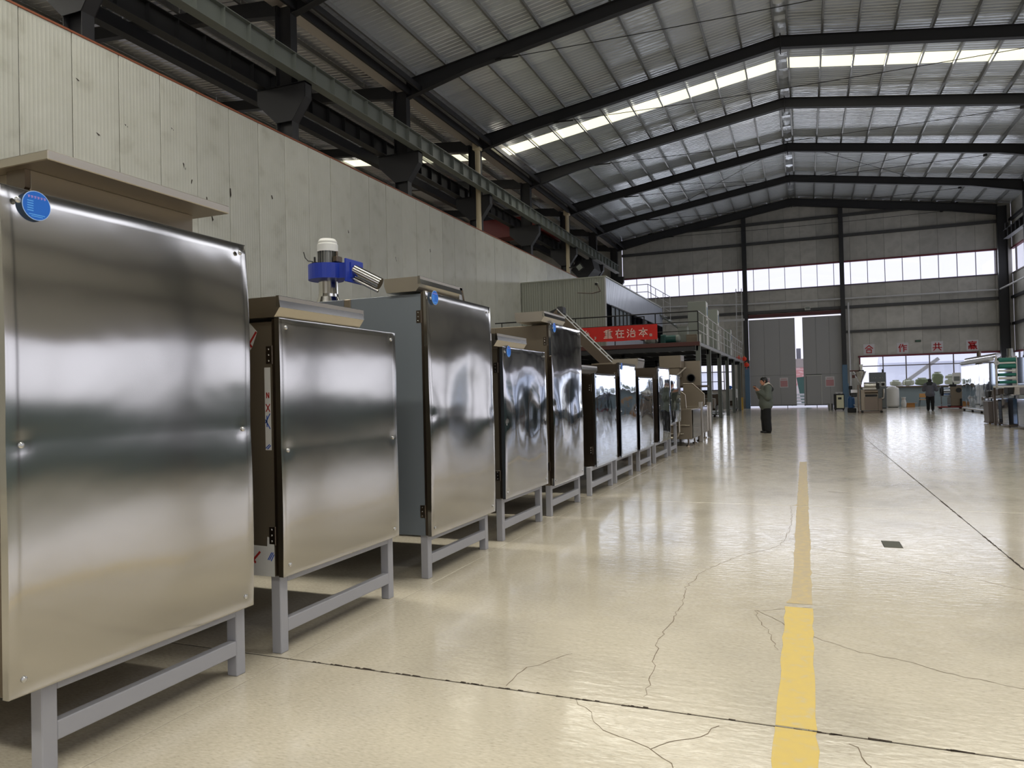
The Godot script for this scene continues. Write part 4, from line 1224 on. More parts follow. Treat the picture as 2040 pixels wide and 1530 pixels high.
	part(b, "cone", sh().lathe([Vector2(0.125, 0.0), Vector2(0.12, 0.01), Vector2(0.085, 0.105), Vector2(0.082, 0.13)], 24), M.ss_brushed)
	part(b, "collar", sh().lathe([Vector2(0.08, 0.12), Vector2(0.08, 0.245)], 24), M.ss_brushed)
	var sc := PackedVector2Array()
	for k in 28:
		var a := TAU * k / 32.0 + 0.55
		var r := 0.13 + 0.055 * k / 28.0
		sc.append(Vector2(cos(a) * r, sin(a) * r))
	sc.append(Vector2(0.27, -0.06))
	sc.append(Vector2(0.27, 0.085))
	part(b, "volute", sh().prism(sc, 0.125, Transform3D(Basis(Vector3.RIGHT, -PI / 2), V(0, 0.245, 0))), M.blue_paint)
	part(b, "outlet_flange", sh().box(V(0.245, 0.205, -0.13), V(0.262, 0.395, 0.12), 0.003), M.blue_paint)
	var mo := part(b, "motor", sh().lathe([Vector2(0.073, 0.37), Vector2(0.073, 0.5)], 24), M.motor_grey)
	var fins := sh()
	for k in 20:
		var a := TAU * k / 20
		fins.box(V(0.07, 0.375, -0.003), V(0.084, 0.498, 0.003), 0.0, Transform3D(Basis(Vector3.UP, a), Vector3.ZERO))
	part(mo, "fins", fins, M.motor_grey)
	part(b, "motor_cover", sh().lathe([Vector2(0.086, 0.485), Vector2(0.086, 0.545), Vector2(0.078, 0.555), Vector2(0.08, 0.57), Vector2(0.066, 0.592), Vector2(0, 0.595)], 24), M.motor_white)
	part(b, "terminal_box", sh().box(V(0.075, 0.39, -0.04), V(0.12, 0.44, 0.04), 0.005).cyl(V(0.105, 0.44, 0.02), V(0.105, 0.48, 0.02), 0.01), M.ss_dark)
	part(b, "tension_bolt", sh().cyl(V(-0.11, 0.37, 0.03), V(-0.11, 0.45, 0.03), 0.008).box(V(-0.13, 0.39, 0.015), V(-0.085, 0.405, 0.045)), M.black)
	part(b, "cable", sh().tube([V(-0.12, 0.41, 0.04), V(-0.17, 0.42, 0.04), V(-0.2, 0.45, 0.04), V(-0.215, 0.5, 0.04)], 0.004, 6), M.black)
	part(b, "duct", sh().cyl(V(0.255, 0.31, 0.0), V(0.47, 0.19, -0.06), 0.05, 0.05, 20).cyl(V(0.25, 0.245, 0.02), V(0.46, 0.128, -0.04), 0.014, 0.014, 8), M.ss_brushed)

# ---------------------------------------------------------------- mezzanine with the panel room
func build_mezzanine() -> void:
	var m := thing("mezzanine", "steel mezzanine deck on slim posts with brown front edge and railings", "mezzanine", Vector3.ZERO)
	part(m, "deck", sh().box(V(-11.88, 3.06, -48.5), V(-3.56, 3.12, -27.74)), M.steel_dark)
	part(m, "edge_beam", sh().box(V(-11.88, 2.98, -27.82), V(-3.55, 3.135, -27.72), 0.006), M.steel_brown)
	part(m, "edge_beam", sh().box(V(-3.62, 2.98, -48.5), V(-3.54, 3.1, -27.73), 0.006), M.galv)
	for z in [-27.8, -31.0, -35.0, -38.6, -42.1, -45.9]:
		for x in [-3.62, -7.2, -10.8]:
			part(m, "post", sh().ibeam(V(x, 0, z), V(x, 3.0, z), V(1, 0, 0), 0.17, 0.16), M.steel_grey if x > -4 else M.steel_dark)
		part(m, "cross_beam", sh().ibeam(V(-11.8, 2.9, z), V(-3.62, 2.9, z), Vector3(0, 1, 0), 0.2, 0.12), M.steel_dark)
	for i in 15:
		var x := -4.1 - 0.52 * i
		part(m, "joist", sh().box(V(x - 0.004, 2.93, -48.4), V(x + 0.004, 3.06, -27.84)).box(V(x - 0.004, 2.92, -48.4), V(x + 0.075, 2.935, -27.84)), mat(Color(0.85, 0.85, 0.85), 0.25, 0.85))
	# railings: dark along the front, pale along the hall side
	var dark: Material = M.black
	for y in [4.27, 3.88, 3.55]:
		part(m, "rail", sh().cyl(V(-11.8, y, -27.78), V(-3.6, y, -27.78), 0.024 if y > 4 else 0.017, -1, 8), dark)
		part(m, "rail", sh().cyl(V(-3.6, y, -27.78), V(-3.6, y, -48.4), 0.022 if y > 4 else 0.016, -1, 8), M.conduit)
	for i in 6:
		part(m, "baluster", sh().cyl(V(-3.6 - 1.58 * i, 3.1, -27.78), V(-3.6 - 1.58 * i, 4.27, -27.78), 0.022, -1, 8), dark)
	for i in 13:
		part(m, "baluster", sh().cyl(V(-3.6, 3.1, -29.4 - 1.58 * i), V(-3.6, 4.27, -29.4 - 1.58 * i), 0.018, -1, 8), M.conduit)
	# the room of ribbed panels
	var r := thing("panel_room", "ribbed grey panel room standing on the mezzanine against the long wall", "room", V(-11.88, 3.12, -31.1))
	var wall := mat(Color(0.6, 0.61, 0.56), 0.5)
	var wall2 := mat(Color(0.72, 0.74, 0.79), 0.3, 0.4)
	var h := 3.24
	var n := 0
	var x := 0.0
	while x < 3.9:
		var s := sh()
		var x2 := minf(x + 0.985, 3.94)
		s.box(V(x + 0.004, 0, -0.08), V(x2 - 0.004, h, 0.0), 0.003)
		var q := x + 0.04
		while q < x2 - 0.1:
			s.prism(PackedVector2Array([Vector2(q, 0), Vector2(q + 0.018, 0.014), Vector2(q + 0.05, 0.014), Vector2(q + 0.068, 0)]), h - 0.02, Transform3D(Basis(Vector3(1, 0, 0), Vector3(0, 0, 1), Vector3(0, 1, 0)), V(0, 0.01, 0)))
			q += 0.11
		part(r, "panel", s, wall)
		x = x2
	var z := 0.0
	while z > -13.4:
		var s := sh()
		s.box(V(3.86, 2.1, z - 0.98), V(3.94, h, z - 0.004), 0.003)
		s.box(V(3.86, 0, z - 0.98), V(3.94, 0.95 if n > 0 and n < 5 else 2.1, z - 0.004), 0.003)
		var q := z - 0.05
		while q > z - 0.95:
			s.box(V(3.94, 2.12, q - 0.04), V(3.952, h - 0.02, q))
			q -= 0.12
		if n == 0 or n >= 5:
			s.box(V(3.86, 0.9, z - 0.98), V(3.94, 2.12, z - 0.004), 0.003)
		part(r, "panel", s, wall2)
		n += 1
		z -= 0.985
	part(r, "roof", sh().box(V(0, h, -13.5), V(3.98, h + 0.06, 0.03), 0.004), wall)
	part(r, "back_panel", sh().box(V(0, 0, -13.5), V(3.94, h, -13.42)), wall)
	part(r, "corner_trim", sh().box(V(3.9, 0, -0.03), V(3.965, h, 0.03), 0.004), M.conduit)
	part(r, "window_frame", sh().box(V(3.9, 2.06, -4.95), V(3.96, 2.12, -1.0)).box(V(3.9, 0.92, -4.95), V(3.96, 0.98, -1.0)), M.black)
	for i in 6:
		var zz := -1.0 - 0.78 * i
		part(r, "mullion", sh().box(V(3.9, 0.95, zz - 0.03), V(3.96, 2.1, zz + 0.03)), M.black)
	part(r, "window_pane", sh().box(V(3.88, 0.95, -4.95), V(3.91, 2.1, -1)), mat(Color(0.56, 0.6, 0.64), 0.15))
	part(r, "door", sh().box(V(3.94, 0, -8.9), V(3.965, 2.05, -7.9), 0.004), M.black)
	# open leaf of a window, folded out over the walkway
	part(r, "casement", sh().box(V(3.95, 1.0, -5.6), V(4.5, 1.05, -5.57)).box(V(3.95, 1.95, -5.6), V(4.5, 2.0, -5.57)).box(V(4.45, 1.0, -5.6), V(4.5, 2.0, -5.57)), M.black)
	# stair and guard up to the room's roof
	var st := thing("roof_stair", "light steel stair and guard rail rising to the roof of the panel room", "stair", V(-8.6, 6.4, -44.0))
	for y in [0.5, 0.95, 1.4]:
		part(st, "rail", sh().cyl(V(-2.2, y, 0), V(0, y, 0), 0.022, -1, 6).cyl(V(0, y, 0), V(1.3, y - 0.85, 0.0), 0.022, -1, 6), M.conduit)
	for q in [[-2.2, 0.0, 1.4], [-1.1, 0.0, 1.4], [0.0, 0.0, 1.4], [0.45, -0.5, 1.1], [0.9, -0.9, 0.8], [1.3, -1.1, 0.55]]:
		part(st, "baluster", sh().cyl(V(q[0], q[1], 0), V(q[0], q[2], 0), 0.02, -1, 6), M.conduit)
	part(st, "stringer", sh().cyl(V(0, 0.05, 0), V(2.4, -1.9, 0), 0.05, -1, 6).cyl(V(0, 0.05, -0.8), V(2.4, -1.9, -0.8), 0.05, -1, 6), M.steel_grey)
	for i in 8:
		part(st, "tread", sh().box(V(0.1 + 0.3 * i, -0.1 - 0.245 * i, -0.78), V(0.38 + 0.3 * i, -0.07 - 0.245 * i, -0.02)), M.galv)
	var sc := thing("security_camera", "small dark security camera on the ribbed room front", "camera", V(-8.3, 6.1, -31.08))
	part(sc, "bracket", sh().box(V(-0.05, -0.05, 0), V(0.05, 0.05, 0.08)), M.cab_white)
	part(sc, "body", sh().cyl(V(0, -0.02, 0.06), V(0.02, -0.06, 0.3), 0.05, 0.05, 12), M.black)
	part(sc, "cable", sh().tube([V(0, -0.05, 0.02), V(0.15, -0.35, 0.02), V(-0.2, -0.42, 0.02), V(-0.9, -0.35, 0.02)], 0.012, 6), M.steel_brown)
	# red banner along the front railing
	var b := thing("banner", "red cloth banner with pale characters tied along the mezzanine railing", "banner", V(-7.2, 3.58, -27.72))
	var cs := sh()
	for i in 24:
		var a := -2.4 + 4.5 * i / 24.0
		var c := -2.4 + 4.5 * (i + 1) / 24.0
		var za := 0.012 * sin(i * 1.1)
		var zc := 0.012 * sin((i + 1) * 1.1)
		cs.quad(V(a, -0.29 + 0.006 * sin(i * 0.7), za), V(c, -0.29 + 0.006 * sin((i + 1) * 0.7), zc), V(c, 0.29, zc), V(a, 0.29, za), V(0, 0, 1))
	part(b, "cloth", cs, M.banner)
	var chars := [["治", -0.72], ["，", -0.2], ["重", 0.19], ["在", 0.65], ["治", 1.1], ["本", 1.56], ["。", 1.96]]
	for c in chars:
		var p := part(b, "character", strokes(c[0], 0.36, 0.035, 0.0, 0.008), M.banner_ink)
		p.position = V(c[1], 0.0, 0.02)
	# switch cabinets standing along the deck
	for e in [[-4.5, -3.75, 1.95, -31.5, 0.55, "tallest grey switch cabinet near the corner of the mezzanine", true], [-4.15, -3.68, 1.96, -35.2, 0.6, "second tall grey switch cabinet on the mezzanine, behind the first", true], [-4.35, -3.9, 1.85, -37.2, 0.6, "third tall grey switch cabinet half hidden by the second", false], [-4.0, -3.66, 1.5, -41.4, 0.55, "low grey switch cabinet with a bright side at the far deck end", true]]:
		var t := thing("switch_cabinet", e[5], "cabinet", V((e[0] + e[1]) / 2, 3.12, e[3]), "switch cabinets on the mezzanine")
		var hw: float = (e[1] - e[0]) / 2
		part(t, "body", sh().box(V(-hw, 0.0, -e[4]), V(hw, e[2], 0), 0.01), M.cab_grey)
		part(t, "door", sh().box(V(hw, 0.06, -e[4] + 0.02), V(hw + 0.02, e[2] - 0.04, -0.02), 0.006), M.cab_white)
		if e[6]:
			part(t, "meter", sh().box(V(hw + 0.02, e[2] - 0.6, -0.4), V(hw + 0.03, e[2] - 0.25, -0.15)), M.blue_post)
		part(t, "handle", sh().box(V(hw + 0.02, e[2] * 0.5, -0.08), V(hw + 0.04, e[2] * 0.5 + 0.15, -0.05)), M.black)
	var cb := [[-4.45, -29.6, 0.36, 0.74, 0.5, M.cab_grey, "grey steel box beside the green motor on the mezzanine"], [-4.0, -29.05, 0.46, 0.36, 0.4, mat(Color(0.48, 0.43, 0.36), 0.6), "low brownish box at the mezzanine corner in front of the tall cabinet"], [-3.7, -28.7, 0.12, 0.32, 0.16, M.cab_white, "small white box at the very corner of the mezzanine"]]
	for e in cb:
		var t := thing("equipment_box", e[6], "box", V(e[0], 3.12, e[1]))
		part(t, "case", sh().box(V(-e[2] / 2, 0, -e[4]), V(e[2] / 2, e[3], 0), 0.01), e[5])
		part(t, "lid", sh().box(V(-e[2] / 2 - 0.01, e[3], -e[4] - 0.01), V(e[2] / 2 + 0.01, e[3] + 0.03, 0.01), 0.006), e[5])
	var gm := thing("drive_motor", "dark green geared motor lying on the mezzanine beside the banner", "motor", V(-4.9, 3.12, -29.0))
	part(gm, "body", sh().cyl(V(-0.1, 0.24, 0), V(0.3, 0.24, 0), 0.15, 0.15, 16), M.green_motor)
	part(gm, "gearbox", sh().box(V(-0.3, 0.05, -0.17), V(-0.1, 0.42, 0.17), 0.03), M.green_motor)
	part(gm, "foot", sh().box(V(-0.28, 0, -0.16), V(0.28, 0.06, 0.16), 0.01), M.black)
	part(gm, "fan_cover", sh().lathe([Vector2(0.16, 0), Vector2(0.16, 0.1), Vector2(0.1, 0.14), Vector2(0, 0.14)], 16, Transform3D(Basis(Vector3.BACK, -PI / 2), V(0.3, 0.24, 0))), M.cab_grey)
	var wr := thing("wrapped_pump", "pale plastic wrapped pump beside the banner end on the mezzanine", "pump", V(-5.62, 3.12, -29.2))
	part(wr, "body", sh().lathe([Vector2(0.2, 0), Vector2(0.24, 0.15), Vector2(0.2, 0.38), Vector2(0.08, 0.5), Vector2(0, 0.52)], 12), M.cab_grey)
	part(wr, "flange", sh().cyl(V(-0.25, 0.25, 0), V(0.25, 0.25, 0), 0.09, 0.09, 10), M.cab_white)
	# red orange lanterns tied at the far end of the railing
	for i in 3:
		var l := thing("lantern", ["round red orange lantern tied at the railing end, highest of three", "red orange lantern hanging lowest of three at the railing end", "red orange lantern between two others at the railing end"][i], "lantern", V([-3.82, -3.36, -3.5][i], [3.3, 2.86, 3.24][i], [-48.67, -48.67, -48.67][i]), "lanterns at the railing end")
		part(l, "shade", sh().lathe([Vector2(0.05, -0.13), Vector2(0.13, -0.09), Vector2(0.165, 0.0), Vector2(0.13, 0.09), Vector2(0.05, 0.13)], 14), M.orange)
		part(l, "cap", sh().cyl(V(0, 0.14, 0), V(0, 0.19, 0), 0.06), M.card)
		part(l, "tassel", sh().cyl(V(0, -0.28, 0), V(0, -0.15, 0), 0.03, 0.012, 8), M.sign_red)
	# ladder at the gable post and pale beams under the upper window
	var la := thing("wall_ladder", "pale ladder climbing to the ribbon window by the gable post", "ladder", V(-3.75, 4.2, -48.9))
	part(la, "stile", sh().cyl(V(-0.17, 0, 0), V(-0.17, 3.6, -0.2), 0.025, -1, 6), M.conduit)
	part(la, "stile", sh().cyl(V(0.17, 0, 0), V(0.17, 3.6, -0.2), 0.025, -1, 6), M.conduit)
	for i in 11:
		part(la, "rung", sh().cyl(V(-0.17, 0.2 + i * 0.32, -0.01 * i), V(0.17, 0.2 + i * 0.32, -0.01 * i), 0.015, -1, 6), M.conduit)
	var pb := thing("tie_beam", "pale tie beam spanning behind the mezzanine cabinets", "beam", Vector3.ZERO, "", "structure")
	part(pb, "beam", sh().box(V(-11.8, 5.68, -48.6), V(-3.4, 5.8, -48.4), 0.01), M.conduit)
	var yp := thing("gate_post", "post with yellow painted foot near the mezzanine end", "post", V(-3.7, 0, -48.72))
	part(yp, "shaft", sh().box(V(-0.07, 0.8, -0.07), V(0.07, 3.0, 0.07), 0.006), mat(Color(0.45, 0.42, 0.36), 0.6))
	part(yp, "foot", sh().box(V(-0.075, 0, -0.075), V(0.075, 0.8, 0.075), 0.006), mat(Color(0.72, 0.58, 0.25), 0.6))

# ---------------------------------------------------------------- machines in front of and under the mezzanine
func build_near_mezzanine() -> void:
	var c := thing("bucket_conveyor", "inclined stainless conveyor with a motor at its top, rising behind the dryers", "conveyor", V(-4.3, 0, -17.0))
	var dir := (V(-5.5, 3.36, 0) - V(-4.15, 2.0, 0)).normalized()
	var nrm := V(-dir.y, dir.x, 0) * -1.0
	var xf := Transform3D(Basis(dir, nrm, dir.cross(nrm)), V(0.15, 2.0, 0))
	part(c, "trough", sh().box(V(-0.35, -0.22, -0.2), V(1.92, -0.2, 0.2), 0.0, xf).box(V(-0.35, -0.22, 0.2), V(1.92, 0.0, 0.21), 0.0, xf).box(V(-0.35, -0.22, -0.21), V(1.92, 0.0, -0.2), 0.0, xf), M.ss_dark)
	part(c, "edge_rail", sh().box(V(-0.35, -0.005, 0.19), V(1.92, 0.015, 0.225), 0.0, xf), M.conduit)
	part(c, "edge_rail", sh().box(V(-0.35, -0.005, -0.225), V(1.92, 0.015, -0.19), 0.0, xf), M.conduit)
	part(c, "belt", sh().box(V(-0.3, -0.06, -0.19), V(1.85, -0.05, 0.19), 0.0, xf), M.cab_grey)
	for i in 9:
		part(c, "flight", sh().box(V(-0.2 + 0.24 * i, -0.05, -0.18), V(-0.19 + 0.24 * i, 0.0, 0.18), 0.0, xf), M.cab_white)
	part(c, "head_motor", sh().cyl(V(-1.38, 3.26, 0.1), V(-1.12, 3.36, 0.1), 0.075, 0.075, 14), M.black)
	part(c, "gearbox", sh().box(V(-1.2, 3.24, -0.05), V(-1.05, 3.42, 0.22), 0.02), M.steel_dark)
	part(c, "shaft_end", sh().cyl(V(-1.42, 3.22, 0.12), V(-1.42, 3.22, 0.26), 0.06, 0.06, 12), M.black)
	part(c, "feed_box", sh().prism(PackedVector2Array([Vector2(-0.35, 2.0), Vector2(0.5, 2.03), Vector2(0.42, 1.72), Vector2(-0.2, 1.72)]), 0.6, Transform3D(Basis.IDENTITY, V(0, 0, -0.3))), M.ss_body)
	for q in [[-0.1, 1.7], [-1.0, 2.7]]:
		part(c, "leg", sh().box(V(q[0] - 0.03, 0, 0.2), V(q[0] + 0.03, q[1], 0.26), 0.004), M.ss_body)
		part(c, "leg", sh().box(V(q[0] - 0.03, 0, -0.26), V(q[0] + 0.03, q[1], -0.2), 0.004), M.ss_body)
	# extruder line seen past the dryers
	var e := thing("extruder", "stainless extruder with two pale door panels at the end of the dryer row", "extruder", V(-2.46, 0, -17.5))
	part(e, "body", sh().box(V(-1.6, 0.17, -1.42), V(-0.01, 0.875, 0.0), 0.01), M.ss_body)
	part(e, "body", sh().box(V(-1.5, 0.17, -3.45), V(-0.06, 0.9, -1.5), 0.01), M.ss_body)
	part(e, "door_panel", sh().box(V(-0.01, 0.19, -1.38), V(0.02, 0.86, -0.02), 0.005), M.ss_mirror)
	part(e, "door_panel", sh().box(V(-0.06, 0.2, -3.3), V(-0.02, 0.9, -2.0), 0.005), M.ss_mirror)
	part(e, "frame_post", sh().box(V(-0.06, 0.02, -1.78), V(0.03, 1.02, -1.6), 0.005), M.ss_hood)
	part(e, "frame_post", sh().box(V(-0.08, 0.02, -3.62), V(0.03, 0.98, -3.45), 0.005), M.ss_hood)
	part(e, "upper_sheet", sh().prism(PackedVector2Array([Vector2(-0.75, 0.87), Vector2(-0.75, 1.45), Vector2(-0.52, 1.45), Vector2(-0.22, 1.22), Vector2(-0.2, 0.87)]), 0.03, Transform3D(Basis.IDENTITY, V(0, 0, -0.5))), M.ss_body)
	part(e, "upper_sheet", sh().prism(PackedVector2Array([Vector2(-0.55, 0.9), Vector2(-0.55, 1.5), Vector2(-0.3, 1.5), Vector2(0.0, 1.22), Vector2(0.0, 0.9)]), 0.03, Transform3D(Basis.IDENTITY, V(0, 0, -2.4))), M.ss_body)
	part(e, "sheet_edge", sh().tube([V(-0.55, 1.5, -2.36), V(-0.3, 1.5, -2.36), V(0.0, 1.22, -2.36), V(0.0, 0.95, -2.36)], 0.012, 6).tube([V(-0.75, 1.45, -0.46), V(-0.52, 1.45, -0.46), V(-0.22, 1.22, -0.46), V(-0.2, 0.9, -0.46)], 0.012, 6), M.ss_hood)
	for z in [-0.15, -1.2, -2.0, -3.2]:
		part(e, "foot", sh().cyl(V(-0.12, 0, z), V(-0.12, 0.03, z), 0.06, 0.05, 12).cyl(V(-0.12, 0.03, z), V(-0.12, 0.18, z), 0.02, 0.02, 8), M.ss_dark)
	part(e, "pipe_loop", sh().tube([V(-0.85, 0.2, 0.06), V(-0.45, 0.2, 0.06), V(-0.35, 0.24, 0.06), V(-0.3, 0.34, 0.06), V(-0.3, 1.05, 0.06), V(-0.36, 1.13, 0.06), V(-0.55, 1.16, 0.06)], 0.03, 10), M.ss_hood)
	part(e, "guard_rail", sh().tube([V(-0.9, 0.3, 0.03), V(-0.2, 0.3, 0.03)], 0.012, 6).tube([V(-0.9, 0.5, 0.03), V(-0.06, 0.5, 0.03)], 0.012, 6), M.ss_hood)
	part(e, "front_housing", sh().box(V(-1.3, 0.9, -1.0), V(-0.62, 1.35, -0.1), 0.02), M.ss_dark)
	var h := thing("feed_hopper", "tall dull stainless hopper with a round black port above the extruder", "hopper", V(-3.0, 0, -21.2))
	part(h, "back_sheet", sh().box(V(-0.35, 1.42, -0.03), V(0.28, 2.16, 0.0), 0.004), M.ss_body)
	part(h, "hood_box", sh().box(V(-0.75, 1.95, 0.1), V(-0.15, 2.3, 0.7), 0.01), M.ss_body)
	part(h, "chute", sh().prism(PackedVector2Array([Vector2(-0.66, 1.95), Vector2(-0.22, 1.95), Vector2(-0.22, 1.7), Vector2(-0.45, 1.45), Vector2(-0.66, 1.45)]), 0.5, Transform3D(Basis.IDENTITY, V(0, 0, 0.15))), M.ss_body)
	part(h, "port", sh().lathe([Vector2(0.1, 0), Vector2(0.12, 0.02), Vector2(0.12, 0.06), Vector2(0.095, 0.06), Vector2(0.09, 0.0), Vector2(0, 0)], 24, Transform3D(Basis(Vector3.RIGHT, PI / 2), V(0.02, 1.67, 0.0))), M.black)
	part(h, "slide", sh().box(V(-0.02, -0.3, 0), V(0.02, 0.3, 0.15), 0.0, Transform3D(Basis(Vector3.BACK, -0.85), V(-0.22, 1.75, 0.75))), M.ss_hood)
	part(h, "stand", sh().box(V(-0.35, 0, -0.06), V(-0.29, 1.45, 0), 0.004).box(V(0.22, 0, -0.06), V(0.28, 1.45, 0), 0.004).box(V(-0.4, 1.4, -0.06), V(0.5, 1.46, 0.02), 0.004), M.ss_dark)
	# stored machines in the shade under the deck
	var rng := RandomNumberGenerator.new()
	rng.seed = 21
	var names := ["dark machine with a blue cover in the shade under the mezzanine", "low machine on wheels under the mezzanine, past the blue covered one", "small steel machine under the mezzanine before the gridded window", "white blue painted cabinet standing at the far mezzanine post"]
	for i in 4:
		var z: float = [-33.2, -36.9, -40.5, -47.0][i]
		var t := thing("stored_machine", names[i], "machine", V([-4.9, -4.7, -4.6, -4.1][i], 0, z))
		var hh: float = [1.0, 0.9, 1.1, 1.35][i]
		var w: float = [0.8, 0.75, 0.6, 0.3][i]
		part(t, "frame", sh().box(V(-w, 0.1, -0.5), V(w, 0.16, 0.5)).box(V(-w, 0.1, 0.44), V(-w + 0.06, hh * 0.6, 0.5)).box(V(w - 0.06, 0.1, 0.44), V(w, hh * 0.6, 0.5)), M.steel_grey)
		part(t, "body", sh().box(V(-w * 0.9, hh * 0.45, -0.4), V(w * 0.85, hh, 0.4), 0.03), [M.cab_grey, M.ss_body, M.ss_dark, M.cab_white][i])
		part(t, "drum", sh().cyl(V(-w * 0.5, hh * 0.35, 0.45), V(w * 0.5, hh * 0.35, 0.45), 0.16, 0.16, 14), M.ss_dark)
		part(t, "cover", sh().box(V(-w * 0.9, hh, -0.3), V(-w * 0.2, hh + 0.2, 0.3), 0.05), [M.blue_paint, M.ss_hood, M.steel_dark, M.blue_label][i])
		for q in [-w + 0.1, w - 0.1]:
			part(t, "wheel", sh().cyl(V(q, 0.06, 0.42), V(q, 0.06, 0.48), 0.06, 0.06, 12), M.rubber)

# ---------------------------------------------------------------- things along the gable windows
func build_far_right() -> void:
	var ch := thing("chiller", "small black and cream chiller unit standing by the gate post", "chiller", V(1.81, 0, -44.8))
	part(ch, "case", sh().box(V(-0.27, 0.06, -0.5), V(0.27, 0.93, 0), 0.02), M.black)
	part(ch, "front_panel", sh().box(V(-0.14, 0.14, 0), V(0.23, 0.86, 0.012), 0.006), mat(Color(0.78, 0.77, 0.66), 0.5))
	part(ch, "control_panel", sh().box(V(-0.06, 0.62, 0.012), V(0.12, 0.74, 0.02)), M.black)
	part(ch, "valve", sh().cyl(V(-0.1, 0.93, -0.2), V(-0.1, 1.02, -0.2), 0.05).cyl(V(0.12, 0.93, -0.2), V(0.12, 1.02, -0.2), 0.05).cyl(V(-0.18, 1.0, -0.2), V(0.2, 1.0, -0.2), 0.03), M.conduit)
	for x in [-0.2, 0.2]:
		part(ch, "wheel", sh().cyl(V(x, 0.04, -0.1), V(x, 0.04, -0.06), 0.04), M.rubber)
	var cn := thing("steel_bin", "low pale steel bin between the gate and the chiller", "bin", V(1.38, 0, -45.4))
	part(cn, "body", sh().lathe([Vector2(0.14, 0), Vector2(0.16, 0.38), Vector2(0.15, 0.38), Vector2(0.13, 0.02), Vector2(0, 0.02)], 14), M.galv)
	part(cn, "rim", sh().lathe([Vector2(0.158, 0.36), Vector2(0.172, 0.37), Vector2(0.172, 0.39), Vector2(0.158, 0.395)], 14), M.galv)
	var pu := thing("vacuum_pump", "blue tank pump on a dark base beside the small extruder", "pump", V(2.22, 0, -41.2))
	part(pu, "tank", sh().lathe([Vector2(0, 0.2), Vector2(0.16, 0.24), Vector2(0.18, 0.4), Vector2(0.17, 0.72), Vector2(0.1, 0.84), Vector2(0, 0.86)], 16), mat(Color(0.16, 0.32, 0.5), 0.45))
	part(pu, "base", sh().box(V(-0.18, 0.0, -0.2), V(0.22, 0.22, 0.2), 0.02), M.black)
	part(pu, "head", sh().cyl(V(-0.02, 0.86, 0), V(-0.02, 1.2, 0), 0.05).box(V(-0.09, 1.18, -0.08), V(0.07, 1.36, 0.08), 0.02), M.black)
	part(pu, "hose", sh().tube([V(0.1, 0.4, 0.18), V(0.3, 0.3, 0.22), V(0.42, 0.5, 0.22), V(0.5, 0.55, 0.2)], 0.025, 6), M.conduit)
	part(pu, "stand_pipe", sh().cyl(V(-0.12, 0.3, -0.12), V(-0.12, 1.5, -0.12), 0.04, 0.04, 8), M.blue_post)
	# laboratory extruder with hopper
	var e := thing("small_extruder", "small stainless extruder with a conical hopper by the gable windows", "extruder", V(3.1, 0, -40.1))
	part(e, "cabinet", sh().box(V(-0.5, 0.12, -0.6), V(0.28, 1.15, 0.0), 0.015), M.ss_body)
	part(e, "front_door", sh().box(V(-0.34, 0.16, 0), V(0.26, 0.78, 0.012), 0.004), M.ss_dark)
	part(e, "recess", sh().box(V(-0.3, 0.8, 0), V(0.24, 0.92, 0.008)), M.black)
	part(e, "drum", sh().cyl(V(-0.32, 1.05, 0.02), V(0.26, 1.05, 0.02), 0.09, 0.09, 16), M.ss_dark)
	part(e, "motor_cover", sh().cyl(V(-0.32, 1.36, -0.2), V(0.2, 1.36, -0.2), 0.16, 0.16, 18).box(V(-0.4, 1.15, -0.35), V(0.22, 1.25, -0.05), 0.01), M.ss_brushed)
	part(e, "end_housing", sh().box(V(0.2, 1.18, -0.4), V(0.36, 1.48, -0.05), 0.02), M.black)
	part(e, "side_guard", sh().box(V(0.28, 0.05, -0.4), V(0.46, 0.72, -0.1), 0.01), M.ss_dark)
	var hp := part(e, "hopper", sh().lathe([Vector2(0.05, 1.4), Vector2(0.07, 1.52), Vector2(0.27, 2.03), Vector2(0.28, 2.06)], 20, Transform3D(Basis.IDENTITY, V(-0.48, 0, -0.3))), M.ss_mirror)
	part(hp, "rim", sh().lathe([Vector2(0.28, 2.04), Vector2(0.3, 2.04), Vector2(0.3, 2.07), Vector2(0.27, 2.07)], 20, Transform3D(Basis.IDENTITY, V(-0.48, 0, -0.3))), M.ss_hood)
	part(e, "stirrer_motor", sh().cyl(V(-0.42, 2.05, -0.3), V(-0.42, 2.3, -0.3), 0.06).cyl(V(-0.42, 2.3, -0.3), V(-0.42, 2.42, -0.3), 0.08), M.motor_white)
	part(e, "stirrer_gearbox", sh().box(V(-0.56, 2.04, -0.36), V(-0.3, 2.14, -0.24), 0.02), M.black)
	part(e, "bracket", sh().box(V(-0.95, 2.08, -0.32), V(-0.5, 2.14, -0.28)).box(V(-0.85, 1.75, -0.32), V(-0.72, 1.9, -0.26)), M.steel_brown)
	part(e, "feed_unit", sh().box(V(-0.95, 1.0, -0.45), V(-0.62, 1.18, -0.05), 0.015), M.ss_mirror)
	part(e, "feed_motor", sh().box(V(-0.92, 0.8, -0.4), V(-0.66, 1.0, -0.1), 0.02), M.steel_dark)
	part(e, "stand", sh().box(V(-0.62, 0.06, -0.5), V(-0.57, 1.4, -0.45)).box(V(-0.62, 0.06, -0.1), V(-0.57, 1.4, -0.05)).box(V(-0.62, 0.0, -0.55), V(0.48, 0.1, 0.02), 0.008), M.ss_dark)
	for x in [-0.45, 0.4]:
		part(e, "wheel", sh().cyl(V(x, 0.06, 0.0), V(x, 0.06, 0.05), 0.06, 0.06, 12), M.rubber)
	var cc := thing("control_cabinet", "tall grey control cabinet with a screen behind the small extruder", "cabinet", V(4.0, 0, -47.6))
